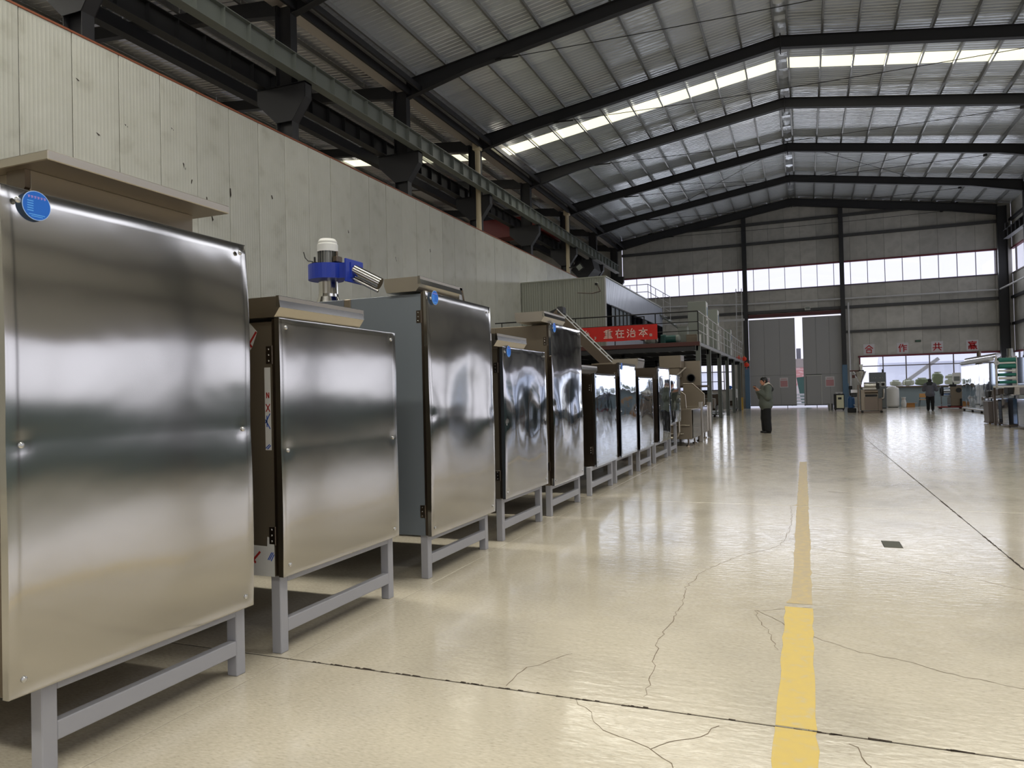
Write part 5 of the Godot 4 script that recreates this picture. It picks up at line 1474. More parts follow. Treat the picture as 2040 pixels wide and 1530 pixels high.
	part(cc, "body", sh().box(V(-0.42, 0.04, -0.4), V(0.45, 2.12, 0), 0.015), mat(Color(0.38, 0.4, 0.41), 0.5))
	part(cc, "plinth", sh().box(V(-0.4, 0, -0.38), V(0.43, 0.05, -0.02)), M.steel_dark)
	part(cc, "screen_frame", sh().box(V(0.16, 1.3, 0), V(0.4, 1.56, 0.02), 0.005), M.cab_white)
	part(cc, "screen", sh().box(V(0.19, 1.33, 0.02), V(0.37, 1.5, 0.024)), M.black)
	part(cc, "meter", sh().box(V(0.0, 1.32, 0), V(0.12, 1.55, 0.02), 0.005), M.cab_white)
	for x in [-0.22, -0.1, 0.14, 0.26]:
		part(cc, "lamp", sh().lathe([Vector2(0.035, 0), Vector2(0.03, 0.02), Vector2(0, 0.025)], 10, Transform3D(Basis(Vector3.RIGHT, PI / 2), V(x, 1.8, 0))), M.cab_grey)
	part(cc, "duct", sh().tube([V(0.3, 1.15, 0.06), V(0.3, 0.9, 0.06), V(0.28, 0.62, 0.06), V(0.1, 0.58, 0.1), V(-0.2, 0.58, 0.2)], 0.06, 10), M.ss_hood)
	part(cc, "beacon", sh().cyl(V(0.3, 2.12, -0.15), V(0.3, 2.3, -0.15), 0.05, 0.045), M.black)
	for i in 6:
		part(cc, "louvre", sh().box(V(-0.05, 0.22 + i * 0.05, 0), V(0.36, 0.245 + i * 0.05, 0.008)), M.steel_grey)
	var tk := thing("water_tank", "white plastic tank standing under the gable windows", "tank", V(4.98, 0, -49.8))
	part(tk, "body", sh().lathe([Vector2(0, 0.03), Vector2(0.3, 0.04), Vector2(0.355, 0.12), Vector2(0.36, 1.08), Vector2(0.33, 1.18), Vector2(0.2, 1.24), Vector2(0, 1.25)], 24), M.tank)
	part(tk, "lid", sh().lathe([Vector2(0.2, 1.23), Vector2(0.2, 1.28), Vector2(0, 1.3)], 18), M.tank)
	part(tk, "base", sh().box(V(-0.25, 0, -0.25), V(0.25, 0.04, 0.25)), M.black)
	var bag := thing("white_bag", "white bag leaning against the plastic tank", "bag", V(5.56, 0, -49.7))
	part(bag, "body", sh().lathe([Vector2(0, 0), Vector2(0.13, 0.02), Vector2(0.15, 0.25), Vector2(0.09, 0.5), Vector2(0.13, 0.62), Vector2(0, 0.6)], 10), M.cab_white)
	part(bag, "tie", sh().lathe([Vector2(0.085, 0.48), Vector2(0.1, 0.5), Vector2(0.085, 0.52)], 10), M.card)
	var cb := thing("open_carton", "small open cardboard carton on the floor before the blue dado", "carton", V(5.95, 0, -50.0))
	part(cb, "box", sh().box(V(-0.22, 0, -0.17), V(0.22, 0.25, -0.16)).box(V(-0.22, 0, 0.16), V(0.22, 0.25, 0.17)).box(V(-0.22, 0, -0.17), V(-0.21, 0.25, 0.17)).box(V(0.21, 0, -0.17), V(0.22, 0.25, 0.17)).box(V(-0.22, 0, -0.17), V(0.22, 0.01, 0.17)), M.card)
	part(cb, "flap", sh().box(V(-0.22, 0.24, 0.16), V(0.22, 0.25, 0.3)).box(V(0.21, 0.24, -0.17), V(0.36, 0.25, 0.17)), M.wood)
	var cr := thing("chair", "wooden seated chair on thin black legs before the blue dado", "chair", V(6.72, 0, -50.6))
	part(cr, "seat", sh().box(V(-0.2, 0.42, -0.2), V(0.2, 0.45, 0.2), 0.01), M.wood)
	part(cr, "backrest", sh().box(V(-0.18, 0.56, -0.21), V(0.18, 0.8, -0.18), 0.01), M.wood)
	for x in [-1.0, 1.0]:
		for z in [-1.0, 1.0]:
			part(cr, "leg", sh().cyl(V(x * 0.17, 0.43, z * 0.17), V(x * 0.24, 0, z * 0.24), 0.014, 0.012, 8), M.black)
		part(cr, "back_post", sh().cyl(V(x * 0.16, 0.44, -0.19), V(x * 0.16, 0.8, -0.21), 0.013, 0.013, 8), M.black)
	# woven sacks on the sill
	var rng := RandomNumberGenerator.new()
	rng.seed = 13
	var spots := [[5.4, 0.62, 0.36, 0, "squat greenish sack on the window sill nearest the grey cabinet"], [6.1, 0.62, 0.4, 0, "pale sack on the sill, second from the grey cabinet"], [6.86, 0.78, 0.46, 1, "green tinted bulging sack on the sill before the man"], [7.72, 0.62, 0.8, 1, "tallest sack on the sill standing behind the man's head"], [8.52, 0.85, 0.36, 0, "wide white sack lying on the sill past the man"], [9.4, 0.75, 0.62, 1, "large greenish sack on the sill above the blue drum machine"], [8.5, 0.72, 0.26, 0, "flat white sack laid on top of the wide one on the sill"]]
	for i in spots.size():
		var q: Array = spots[i]
		var y0 := 1.28 if i < 6 else 1.65
		var s := thing("sack", q[4], "sack", V(q[0], y0, -51.95 + (0.0 if i < 6 else 0.0)), "woven sacks on the window sill")
		var b := sh()
		var wv := FastNoiseLite.new()
		wv.seed = i
		wv.frequency = 2.2
		var nu := 14
		var nv := 8
		var p := []
		for j in nv + 1:
			var row := []
			for k in nu:
				var a := TAU * k / nu
				var t := float(j) / nv
				var r := pow(maxf(0.0, 1.0 - pow(absf(2.0 * t - 1.0), 4.0)), 0.4)
				var d := V(signf(cos(a)) * pow(absf(cos(a)), 0.6) * q[1] * 0.5 * r, t * q[2], sin(a) * 0.17 * r)
				d += d.normalized() * 0.09 * wv.get_noise_3dv(d * 1.6) * r
				d.y = maxf(d.y, 0.0)
				row.append(d)
			p.append(row)
		for j in nv:
			for k in nu:
				var k2 := (k + 1) % nu
				var o: Vector3 = p[j][k] + p[j][k2] + p[j + 1][k] - V(0, q[2] * 1.5, 0)
				b.quad(p[j][k], p[j][k2], p[j + 1][k2], p[j + 1][k], o)
		part(s, "cloth", b, M.sack if q[3] == 0 else M.sack_green)
		part(s, "stitched_end", sh().box(V(-q[1] * 0.3, q[2] - 0.03, -0.01), V(q[1] * 0.3, q[2] + 0.04, 0.01)), M.sack)

# ---------------------------------------------------------------- the machine line on the window side
func build_right_machines() -> void:
	var dm := thing("drum_machine", "steel machine with a blue cylinder and black ring beyond the standing man", "machine", V(7.4, 0, -45.6))
	part(dm, "body", sh().box(V(-0.05, 0.15, -0.5), V(0.55, 1.2, 0.0), 0.02), M.ss_body)
	part(dm, "cylinder", sh().cyl(V(-0.4, 0.95, -0.2), V(0.0, 0.95, -0.2), 0.2, 0.2, 18), M.ss_film)
	part(dm, "ring", sh().lathe([Vector2(0.2, 0), Vector2(0.28, 0.0), Vector2(0.28, 0.12), Vector2(0.2, 0.12)], 20, Transform3D(Basis(Vector3.BACK, PI / 2), V(-0.36, 0.97, -0.2))), M.black)
	part(dm, "table", sh().box(V(-0.55, 0.68, -0.4), V(0.0, 0.72, 0.05), 0.006).box(V(-0.5, 0.1, -0.05), V(-0.45, 0.68, 0.0)).box(V(-0.2, 0.1, 0.0), V(-0.05, 0.62, 0.03)), M.ss_film)
	part(dm, "base_frame", sh().box(V(-0.6, 0.05, -0.5), V(0.55, 0.14, 0.02), 0.01), M.red_trim)
	part(dm, "pulley", sh().cyl(V(0.35, 1.0, 0.0), V(0.35, 1.0, 0.06), 0.13, 0.13, 16), M.black)
	part(dm, "screen_post", sh().box(V(0.12, 1.2, -0.3), V(0.18, 1.5, -0.24)).box(V(-0.05, 1.2, -0.32), V(0.3, 1.32, -0.2), 0.03), M.black)
	part(dm, "screen", sh().box(V(0.12, 1.42, -0.3), V(0.52, 1.95, -0.22), 0.015), M.motor_white)
	part(dm, "screen_face", sh().box(V(0.18, 1.5, -0.22), V(0.46, 1.75, -0.215)), M.steel_grey)
	part(dm, "motor", sh().box(V(0.4, 0.15, 0.0), V(0.62, 0.55, 0.2), 0.02), M.black)
	part(dm, "foot", sh().box(V(-0.55, 0, -0.45), V(-0.45, 0.06, 0)).box(V(0.42, 0, -0.45), V(0.52, 0.06, 0)), M.rubber)
	# long mirror clad dryer
	var d := thing("long_dryer", "long mirror clad dryer with pipes along its top on the window side", "dryer", V(7.3, 0, -39.2))
	var shape := FastNoiseLite.new()
	shape.seed = 3
	for i in 6:
		var z0 := -2.9 + i * 0.98
		var o := put(d, "panel", wavy_sheet(z0 + 0.97, z0, 0.16, 2.18, 0.003, 200 + i, [], 0.004), M.ss_film)
		o.transform = Transform3D(Basis(Vector3.UP, PI), V(0, 0, 2.0 * z0 + 0.97))
	part(d, "body", sh().box(V(0.012, 0.18, -2.9), V(1.9, 2.2, 3.0), 0.01), M.ss_body)
	part(d, "end_panel", sh().box(V(0.02, 0.18, 3.0), V(1.9, 2.18, 3.02), 0.004), M.ss_film)
	part(d, "base_frame", sh().box(V(-0.02, 0.1, -2.95), V(1.9, 0.16, 3.05), 0.006), M.ss_hood)
	for z in [-2.8, -0.9, 1.0, 2.9]:
		part(d, "foot", sh().box(V(0.02, 0, z - 0.04), V(0.1, 0.12, z + 0.04)), M.steel_dark)
	part(d, "top_pipe", sh().cyl(V(0.05, 2.34, -3.0), V(0.05, 2.34, 3.2), 0.09, 0.09, 14), M.conduit)
	part(d, "top_pipe", sh().cyl(V(0.25, 2.5, -3.0), V(0.25, 2.5, 3.4), 0.1, 0.1, 14), M.ss_mirror)
	part(d, "fan", sh().cyl(V(0.5, 2.2, -1.5), V(0.5, 2.55, -1.5), 0.16, 0.12, 14).cyl(V(0.5, 2.55, -1.5), V(0.5, 2.85, -1.5), 0.09, 0.09, 12), M.ss_dark)
	part(d, "fan", sh().cyl(V(1.2, 2.2, 1.0), V(1.2, 2.5, 1.0), 0.18, 0.14, 14).cyl(V(1.2, 2.5, 1.0), V(1.2, 2.85, 1.0), 0.12, 0.12, 12), M.motor_grey)
	part(d, "fan", sh().cyl(V(1.5, 2.2, 2.4), V(1.5, 2.5, 2.4), 0.18, 0.14, 14).cyl(V(1.5, 2.5, 2.4), V(1.5, 2.85, 2.4), 0.12, 0.12, 12), M.motor_grey)
	# belt stack in front of it
	var b := thing("belt_stacker", "stack of green conveyor belts on a white bearing post", "conveyor", V(5.5, 0, -26.47))
	for i in 4:
		var y: float = [2.03, 1.84, 1.58, 1.35][i]
		var bw := 0.07 if i < 2 else 0.045
		part(b, "belt", sh().cyl(V(0.08, y, -0.4), V(0.52, y, -0.4), bw, bw, 16).cyl(V(0.08, y, 0.05), V(0.52, y, 0.05), bw, bw, 16).box(V(0.08, y + bw - 0.006, -0.4), V(0.52, y + bw, 0.05)).box(V(0.08, y - bw, -0.4), V(0.52, y - bw + 0.006, 0.05)), M.green_belt)
	part(b, "roller", sh().cyl(V(0.06, 1.94, 0.08), V(0.5, 1.94, 0.08), 0.03, 0.03, 12).cyl(V(0.06, 1.47, 0.08), V(0.5, 1.47, 0.08), 0.04, 0.04, 12).cyl(V(0.06, 1.7, 0.08), V(0.5, 1.7, 0.08), 0.03, 0.03, 12), M.tank)
	part(b, "side_frame", sh().box(V(0.0, 1.2, -0.05), V(0.05, 2.15, 0.03), 0.004), M.ss_hood)
	part(b, "side_frame", sh().box(V(0.53, 1.2, -0.45), V(0.56, 2.15, 0.05), 0.004), M.ss_hood)
	part(b, "bearing", sh().lathe([Vector2(0.06, 0), Vector2(0.075, 0.02), Vector2(0.075, 0.05), Vector2(0.03, 0.06), Vector2(0.03, 0.04), Vector2(0, 0.04)], 14, Transform3D(Basis(Vector3.RIGHT, PI / 2), V(0.02, 1.95, 0.04))), M.conduit)
	part(b, "clear_guard", sh().box(V(0.56, 1.3, -0.4), V(0.86, 2.1, 0.0), 0.01), M.ss_film)
	part(b, "drive", sh().cyl(V(0.52, 2.02, -0.1), V(0.68, 2.02, -0.1), 0.09, 0.09, 12), M.green_motor)
	part(b, "table", sh().box(V(0.02, 1.18, -0.5), V(1.4, 1.24, 0.15), 0.006), M.tank)
	part(b, "stand", sh().box(V(0.02, 0.0, -0.5), V(0.08, 1.2, -0.44)).box(V(1.3, 0.0, -0.5), V(1.36, 1.2, -0.44)), M.ss_dark)
	# forming machines: leaning stainless bodies side by side
	var P := [[5.54, -27.7, 0.13, 0.74, "slim dull machine body with brass feet, first beside the belt stack", M.ss_dark], [5.66, -26.96, 0.22, 0.82, "stainless machine body under the belts, second of the window side line", M.ss_film], [5.62, -25.6, 0.25, 0.85, "stainless machine body with louvred side, third of the line", M.ss_film], [5.72, -24.3, 0.25, 0.85, "stainless machine body at the picture edge, last of the line", M.ss_film]]
	for i in P.size():
		var q: Array = P[i]
		var t := thing("forming_machine", q[4], "machine", V(q[0], 0, q[1]), "stainless machines of the window side line")
		var w: float = q[2]
		part(t, "body", sh().prism(PackedVector2Array([Vector2(0, 0.08), Vector2(w, 0.08), Vector2(w, q[3]), Vector2(-0.02, q[3])]), -0.7, Transform3D(Basis.IDENTITY, V(0, 0, 0))), q[5])
		part(t, "side_panel", sh().box(V(w, 0.08, -0.7), V(w + 0.14, q[3] - 0.02, -0.01), 0.006), M.ss_dark)
		if i == 1:
			for k in 12:
				part(t, "louvre", sh().box(V(w + 0.02, 0.16 + k * 0.048, -0.01), V(w + 0.13, 0.18 + k * 0.048, 0.006)), M.ss_hood)
		part(t, "arm", sh().box(V(-0.12, q[3] + 0.02, -0.4), V(w * 0.7, q[3] + 0.14, -0.1), 0.01), M.ss_brushed)
		part(t, "head", sh().box(V(0.0, q[3] + 0.14, -0.5), V(w, q[3] + 0.34, 0.0), 0.015), M.ss_dark if i % 2 else M.black)
		part(t, "head_cover", sh().prism(PackedVector2Array([Vector2(w * 0.5, q[3] + 0.1), Vector2(w + 0.12, q[3] + 0.12), Vector2(w + 0.18, q[3] + 0.36), Vector2(w * 0.6, q[3] + 0.36)]), 0.2, Transform3D(Basis.IDENTITY, V(0, 0, -0.1))), M.ss_hood)
		part(t, "plinth", sh().box(V(-0.02, 0.03, -0.7), V(w + 0.14, 0.08, 0.02)), M.ss_dark)
		for x in [0.02, w + 0.06]:
			part(t, "foot", sh().cyl(V(x, 0, -0.04), V(x, 0.05, -0.04), 0.03, 0.025, 10), mat(Color(0.55, 0.42, 0.15), 0.5) if i == 0 else M.black)

# ---------------------------------------------------------------- people
# bones: [from, to, radius at from, radius at to]; their smooth union is meshed as surface nets
func blob(bones: Array, cell: float, k: float) -> Sh:
	var lo := V(1e9, 1e9, 1e9)
	var hi := -lo
	for b in bones:
		var r: float = maxf(b[2], b[3]) + k + cell * 2.0
		for p in [b[0], b[1]]:
			lo = lo.min(p - V(r, r, r))
			hi = hi.max(p + V(r, r, r))
	var nx := int((hi.x - lo.x) / cell) + 2
	var ny := int((hi.y - lo.y) / cell) + 2
	var nz := int((hi.z - lo.z) / cell) + 2
	var f := PackedFloat32Array()
	f.resize(nx * ny * nz)
	f.fill(1.0)
	for b in bones:
		var a: Vector3 = b[0]
		var e: Vector3 = b[1]
		var ra: float = b[2]
		var rb: float = b[3]
		var r := maxf(ra, rb) + k + cell * 2.0
		var l := (a.min(e) - V(r, r, r) - lo) / cell
		var h := (a.max(e) + V(r, r, r) - lo) / cell
		var d := e - a
		var dd := maxf(d.length_squared(), 1e-9)
		for z in range(maxi(0, int(l.z)), mini(nz, int(h.z) + 1)):
			for y in range(maxi(0, int(l.y)), mini(ny, int(h.y) + 1)):
				var at := (z * ny + y) * nx
				for x in range(maxi(0, int(l.x)), mini(nx, int(h.x) + 1)):
					var p := lo + V(x, y, z) * cell - a
					var t := clampf(p.dot(d) / dd, 0.0, 1.0)
					var s := (p - d * t).length() - lerpf(ra, rb, t)
					var o := f[at + x]
					var m := maxf(k - absf(s - o), 0.0) / k
					f[at + x] = minf(s, o) - m * m * k * 0.25
	var s := sh()
	var idx := {}
	var vs := PackedVector3Array()
	var ns := PackedVector3Array()
	for z in nz - 1:
		for y in ny - 1:
			for x in nx - 1:
				var i0 := (z * ny + y) * nx + x
				var c := [f[i0], f[i0 + 1], f[i0 + nx], f[i0 + nx + 1], f[i0 + nx * ny], f[i0 + nx * ny + 1], f[i0 + nx * ny + nx], f[i0 + nx * ny + nx + 1]]
				var neg := 0
				for q in c:
					if q < 0.0:
						neg += 1
				if neg == 0 or neg == 8:
					continue
				var sum := Vector3.ZERO
				var cnt := 0
				for ea in 8:
					for bit in [1, 2, 4]:
						var eb: int = ea | bit
						if eb != ea and (c[ea] < 0.0) != (c[eb] < 0.0):
							var t: float = c[ea] / (c[ea] - c[eb])
							var pa := V(ea & 1, (ea >> 1) & 1, (ea >> 2) & 1)
							var pb := V(eb & 1, (eb >> 1) & 1, (eb >> 2) & 1)
							sum += pa.lerp(pb, t)
							cnt += 1
				idx[i0] = vs.size()
				vs.append(lo + (V(x, y, z) + sum / cnt) * cell)
				ns.append(V(c[1] + c[3] + c[5] + c[7] - c[0] - c[2] - c[4] - c[6], c[2] + c[3] + c[6] + c[7] - c[0] - c[1] - c[4] - c[5], c[4] + c[5] + c[6] + c[7] - c[0] - c[1] - c[2] - c[3]).normalized())
	var st := [1, nx, nx * ny]
	for i0 in idx:
		for ax in 3:
			var j: int = i0 + st[ax]
			if j >= f.size() or (f[i0] < 0.0) == (f[j] < 0.0):
				continue
			var u: int = st[(ax + 1) % 3]
			var w: int = st[(ax + 2) % 3]
			if not (idx.has(i0 - u) and idx.has(i0 - w) and idx.has(i0 - u - w)):
				continue
			var q := [idx[i0], idx[i0 - u], idx[i0 - u - w], idx[i0 - w]]
			s.tri(vs[q[0]], vs[q[1]], vs[q[2]], ns[q[0]], ns[q[1]], ns[q[2]])
			s.tri(vs[q[0]], vs[q[2]], vs[q[3]], ns[q[0]], ns[q[2]], ns[q[3]])
	return s

func fingers(wrist: Vector3, palm: Vector3, side: Vector3, curl: Vector3) -> Array:
	# palm, four fingers and a thumb, each a bent chain
	var out := [[wrist, wrist.lerp(palm, 0.5), 0.022, 0.028], [wrist.lerp(palm, 0.4) + side * 0.018, palm + side * 0.026, 0.018, 0.015], [wrist.lerp(palm, 0.4) - side * 0.018, palm - side * 0.026, 0.018, 0.015]]
	var fwd := (palm - wrist).normalized()
	for i in 4:
		var o := side * (0.03 - 0.02 * i)
		var l: float = [0.03, 0.036, 0.034, 0.026][i]
		var a := palm + o
		var b := a + fwd * l + curl * 0.008
		var c := b + (fwd * 0.5 + curl).normalized() * l * 0.75
		var d := c + (curl - fwd * 0.2).normalized() * l * 0.55
		out.append_array([[a, b, 0.0095, 0.009], [b, c, 0.009, 0.0082], [c, d, 0.0082, 0.0072]])
	var ta := wrist.lerp(palm, 0.35) + side * 0.03
	var tb := ta + (side + fwd * 0.8).normalized() * 0.036
	var tc := tb + (fwd + curl * 0.5).normalized() * 0.03
	out.append_array([[ta, tb, 0.012, 0.01], [tb, tc, 0.01, 0.008]])
	return out

func head_bones(c: Vector3) -> Array:
	return [[c + V(0, 0.03, -0.015), c + V(0, 0.03, 0.012), 0.082, 0.078], [c + V(0, -0.03, 0.02), c + V(0, -0.085, 0.042), 0.062, 0.032],
		[c + V(0, 0.012, 0.088), c + V(0, -0.022, 0.102), 0.009, 0.014], [c + V(-0.03, 0.022, 0.075), c + V(0.03, 0.022, 0.075), 0.014, 0.014],
		[c + V(0.078, 0.01, -0.005), c + V(0.08, -0.025, -0.002), 0.014, 0.009], [c + V(-0.078, 0.01, -0.005), c + V(-0.08, -0.025, -0.002), 0.014, 0.009],
		[c + V(-0.012, -0.052, 0.084), c + V(0.012, -0.052, 0.084), 0.011, 0.011]]

func build_people() -> void:
	# woman photographing with a phone
	var w := thing("person", "woman in a loose grey green jacket and wide black trousers filming with a phone", "person", V(-1.07, 0, -23.0))
	w.rotation.y = deg_to_rad(-66)
	var hc := V(0, 1.535, 0.05)
	var body := [
		[V(0, 1.36, 0.0), V(0, 1.47, 0.025), 0.06, 0.052], [V(0, 0.98, -0.01), V(0, 1.3, 0.0), 0.12, 0.13], [V(-0.13, 1.34, -0.01), V(0.13, 1.34, -0.01), 0.065, 0.065], [V(-0.06, 0.92, 0), V(0.06, 0.92, 0), 0.11, 0.11],
		[V(-0.17, 1.34, 0), V(-0.23, 1.08, 0.04), 0.055, 0.045], [V(-0.23, 1.08, 0.04), V(-0.085, 1.28, 0.24), 0.042, 0.028], [V(0.17, 1.34, 0), V(0.23, 1.08, 0.04), 0.055, 0.045], [V(0.23, 1.08, 0.04), V(0.07, 1.28, 0.24), 0.042, 0.028],
		[V(-0.09, 0.9, 0), V(-0.1, 0.48, 0.015), 0.085, 0.055], [V(-0.1, 0.48, 0.015), V(-0.1, 0.09, -0.02), 0.052, 0.035], [V(0.09, 0.9, 0), V(0.1, 0.48, 0.015), 0.085, 0.055], [V(0.1, 0.48, 0.015), V(0.1, 0.09, -0.02), 0.052, 0.035]]
	var skin := blob(body, 0.016, 0.03)
	for extra in [blob(head_bones(hc), 0.005, 0.02), blob(fingers(V(-0.085, 1.28, 0.24), V(-0.075, 1.335, 0.29), V(1, 0, 0.1).normalized(), V(0.25, 0.55, 0.6).normalized()), 0.0035, 0.006), blob(fingers(V(0.07, 1.28, 0.24), V(0.06, 1.335, 0.29), V(-1, 0, 0.1).normalized(), V(-0.25, 0.55, 0.6).normalized()), 0.0035, 0.006)]:
		skin.v.append_array(extra.v)
		skin.n.append_array(extra.n)
	part(w, "body", skin, M.skin)
	part(w, "eyes", sh().lathe([Vector2(0, -0.011), Vector2(0.011, 0), Vector2(0, 0.011)], 10, Transform3D(Basis.IDENTITY, hc + V(-0.031, 0.008, 0.078))).lathe([Vector2(0, -0.011), Vector2(0.011, 0), Vector2(0, 0.011)], 10, Transform3D(Basis.IDENTITY, hc + V(0.031, 0.008, 0.078))), M.eye)
	part(w, "mouth", sh().box(hc + V(-0.02, -0.057, 0.086), hc + V(0.02, -0.048, 0.0965), 0.003), M.lip)
	part(w, "hair", blob([[hc + V(0, 0.05, -0.025), hc + V(0, 0.055, 0.012), 0.092, 0.083], [hc + V(0, -0.02, -0.06), hc + V(0, 0.03, -0.04), 0.07, 0.08], [hc + V(0, -0.02, -0.1), hc + V(0.0, -0.12, -0.12), 0.03, 0.024], [hc + V(0, -0.12, -0.12), hc + V(0, -0.2, -0.105), 0.024, 0.01], [hc + V(-0.06, 0.06, 0.04), hc + V(-0.078, -0.01, 0.02), 0.02, 0.012], [hc + V(0.06, 0.06, 0.04), hc + V(0.078, -0.01, 0.02), 0.02, 0.012]], 0.008, 0.025), M.hair)
	part(w, "jacket", blob([[V(0, 0.9, -0.01), V(0, 1.26, -0.015), 0.19, 0.185], [V(-0.08, 0.87, 0.0), V(0.08, 0.87, 0.0), 0.17, 0.17], [V(-0.14, 1.34, -0.02), V(0.14, 1.34, -0.02), 0.095, 0.095], [V(-0.18, 1.33, -0.01), V(-0.26, 1.07, 0.03), 0.1, 0.095], [V(-0.26, 1.07, 0.03), V(-0.11, 1.23, 0.2), 0.09, 0.058], [V(0.18, 1.33, -0.01), V(0.26, 1.07, 0.03), 0.1, 0.095], [V(0.26, 1.07, 0.03), V(0.09, 1.23, 0.2), 0.09, 0.058], [V(-0.06, 0.8, 0.0), V(0.06, 0.8, 0.0), 0.145, 0.145]], 0.016, 0.05), M.jacket_green)
	part(w, "shoulder_patch", blob([[V(-0.12, 1.37, -0.06), V(0.12, 1.37, -0.06), 0.09, 0.09], [V(-0.1, 1.3, -0.12), V(0.1, 1.3, -0.12), 0.085, 0.085]], 0.016, 0.04), M.jacket_dark)
	part(w, "fleece_collar", blob([[V(-0.075, 1.43, 0.02), V(-0.03, 1.46, -0.06), 0.04, 0.05], [V(0.075, 1.43, 0.02), V(0.03, 1.46, -0.06), 0.04, 0.05], [V(-0.03, 1.46, -0.07), V(0.03, 1.46, -0.07), 0.055, 0.055], [V(-0.06, 1.42, 0.03), V(-0.03, 1.26, 0.16), 0.035, 0.03], [V(0.06, 1.42, 0.03), V(0.03, 1.26, 0.16), 0.035, 0.03], [V(0, 1.4, -0.12), V(0, 1.36, -0.15), 0.07, 0.07]], 0.01, 0.03), M.fleece)
	part(w, "trousers", blob([[V(-0.07, 0.9, 0), V(0.07, 0.9, 0), 0.13, 0.13], [V(-0.09, 0.84, 0), V(-0.105, 0.45, 0.01), 0.115, 0.11], [V(-0.105, 0.45, 0.01), V(-0.12, 0.11, -0.01), 0.105, 0.1], [V(0.09, 0.84, 0), V(0.105, 0.45, 0.01), 0.115, 0.11], [V(0.105, 0.45, 0.01), V(0.12, 0.11, -0.01), 0.105, 0.1]], 0.016, 0.03), M.trousers)
	for x in [-0.11, 0.11]:
		part(w, "shoe", blob([[V(x, 0.035, -0.06), V(x, 0.032, 0.12), 0.04, 0.032], [V(x, 0.06, -0.05), V(x, 0.05, 0.05), 0.045, 0.035]], 0.012, 0.02), M.black)
	var ph := thing("mobile_phone", "dark phone held up in both hands by the woman", "phone", w.transform * V(-0.008, 1.375, 0.32))
	ph.rotation.y = w.rotation.y
	ph.rotation.x = 0.0
	part(ph, "body", sh().box(V(-0.082, -0.04, -0.005), V(0.082, 0.04, 0.005), 0.003), M.black)
	part(ph, "case", sh().box(V(-0.083, -0.041, 0.003), V(0.083, 0.041, 0.0065), 0.002), mat(Color(0.24, 0.12, 0.12), 0.5))
	part(ph, "camera_bump", sh().box(V(-0.075, 0.005, 0.0065), V(-0.045, 0.034, 0.0085), 0.001), M.black)
	# man with his back to us
	var m := thing("person", "man in a grey jacket and black trousers standing with his back turned by the windows", "person", V(5.93, 0, -42.3))
	m.rotation.y = deg_to_rad(165)
	var mc := V(0, 1.505, 0.06)
	var mb := [
		[V(0, 1.33, 0.01), V(0, 1.44, 0.035), 0.062, 0.055], [V(0, 0.95, -0.01), V(0, 1.28, 0.0), 0.13, 0.15], [V(-0.15, 1.32, 0), V(0.15, 1.32, 0), 0.07, 0.07], [V(-0.06, 0.9, 0), V(0.06, 0.9, 0), 0.115, 0.115],
		[V(-0.19, 1.32, 0), V(-0.26, 1.08, 0.1), 0.06, 0.048], [V(-0.26, 1.08, 0.1), V(-0.1, 1.26, 0.3), 0.045, 0.03], [V(0.19, 1.32, 0), V(0.26, 1.08, 0.1), 0.06, 0.048], [V(0.26, 1.08, 0.1), V(0.1, 1.26, 0.3), 0.045, 0.03],
		[V(-0.09, 0.88, 0), V(-0.1, 0.47, 0.02), 0.09, 0.06], [V(-0.1, 0.47, 0.02), V(-0.1, 0.09, -0.02), 0.055, 0.04], [V(0.09, 0.88, 0), V(0.1, 0.47, 0.02), 0.09, 0.06], [V(0.1, 0.47, 0.02), V(0.1, 0.09, -0.02), 0.055, 0.04]]
	var ms := blob(mb, 0.018, 0.03)
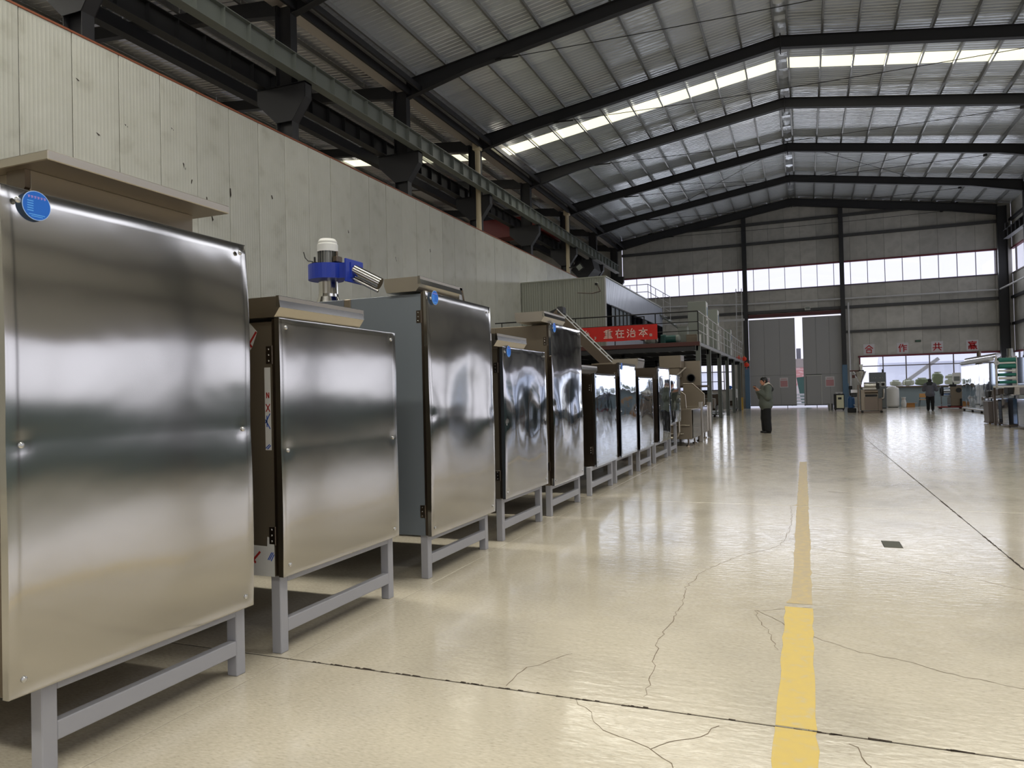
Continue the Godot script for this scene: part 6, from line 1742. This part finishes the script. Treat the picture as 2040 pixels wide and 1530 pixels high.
	for extra in [blob(head_bones(mc), 0.006, 0.02), blob(fingers(V(-0.1, 1.26, 0.3), V(-0.075, 1.32, 0.35), V(1, 0, 0.1).normalized(), V(0.25, 0.55, 0.6).normalized()), 0.004, 0.006), blob(fingers(V(0.1, 1.26, 0.3), V(0.075, 1.32, 0.35), V(-1, 0, 0.1).normalized(), V(-0.25, 0.55, 0.6).normalized()), 0.004, 0.006)]:
		ms.v.append_array(extra.v)
		ms.n.append_array(extra.n)
	part(m, "body", ms, M.skin)
	part(m, "hair", blob([[mc + V(0, 0.045, -0.025), mc + V(0, 0.05, 0.01), 0.094, 0.085], [mc + V(0, -0.02, -0.05), mc + V(0, 0.03, -0.04), 0.07, 0.08]], 0.01, 0.025), M.hair)
	part(m, "jacket", blob([[V(0, 0.92, -0.01), V(0, 1.24, -0.01), 0.185, 0.195], [V(-0.16, 1.33, -0.01), V(0.16, 1.33, -0.01), 0.095, 0.095], [V(-0.2, 1.31, 0), V(-0.28, 1.07, 0.09), 0.095, 0.085], [V(-0.28, 1.07, 0.09), V(-0.12, 1.22, 0.27), 0.08, 0.055], [V(0.2, 1.31, 0), V(0.28, 1.07, 0.09), 0.095, 0.085], [V(0.28, 1.07, 0.09), V(0.12, 1.22, 0.27), 0.08, 0.055], [V(-0.07, 0.84, 0), V(0.07, 0.84, 0), 0.15, 0.15]], 0.018, 0.05), M.jacket_grey)
	part(m, "hood", blob([[V(-0.08, 1.4, -0.05), V(0.08, 1.4, -0.05), 0.075, 0.075], [V(-0.05, 1.34, -0.13), V(0.05, 1.34, -0.13), 0.07, 0.07]], 0.014, 0.03), M.jacket_dark)
	part(m, "trousers", blob([[V(-0.07, 0.86, 0), V(0.07, 0.86, 0), 0.125, 0.125], [V(-0.09, 0.82, 0), V(-0.1, 0.45, 0.02), 0.105, 0.085], [V(-0.1, 0.45, 0.02), V(-0.1, 0.1, -0.01), 0.082, 0.072], [V(0.09, 0.82, 0), V(0.1, 0.45, 0.02), 0.105, 0.085], [V(0.1, 0.45, 0.02), V(0.1, 0.1, -0.01), 0.082, 0.072]], 0.018, 0.03), M.trousers)
	for x in [-0.1, 0.1]:
		part(m, "shoe", blob([[V(x, 0.04, -0.07), V(x, 0.034, 0.14), 0.042, 0.034], [V(x, 0.07, -0.05), V(x, 0.05, 0.05), 0.045, 0.036]], 0.014, 0.02), M.black)
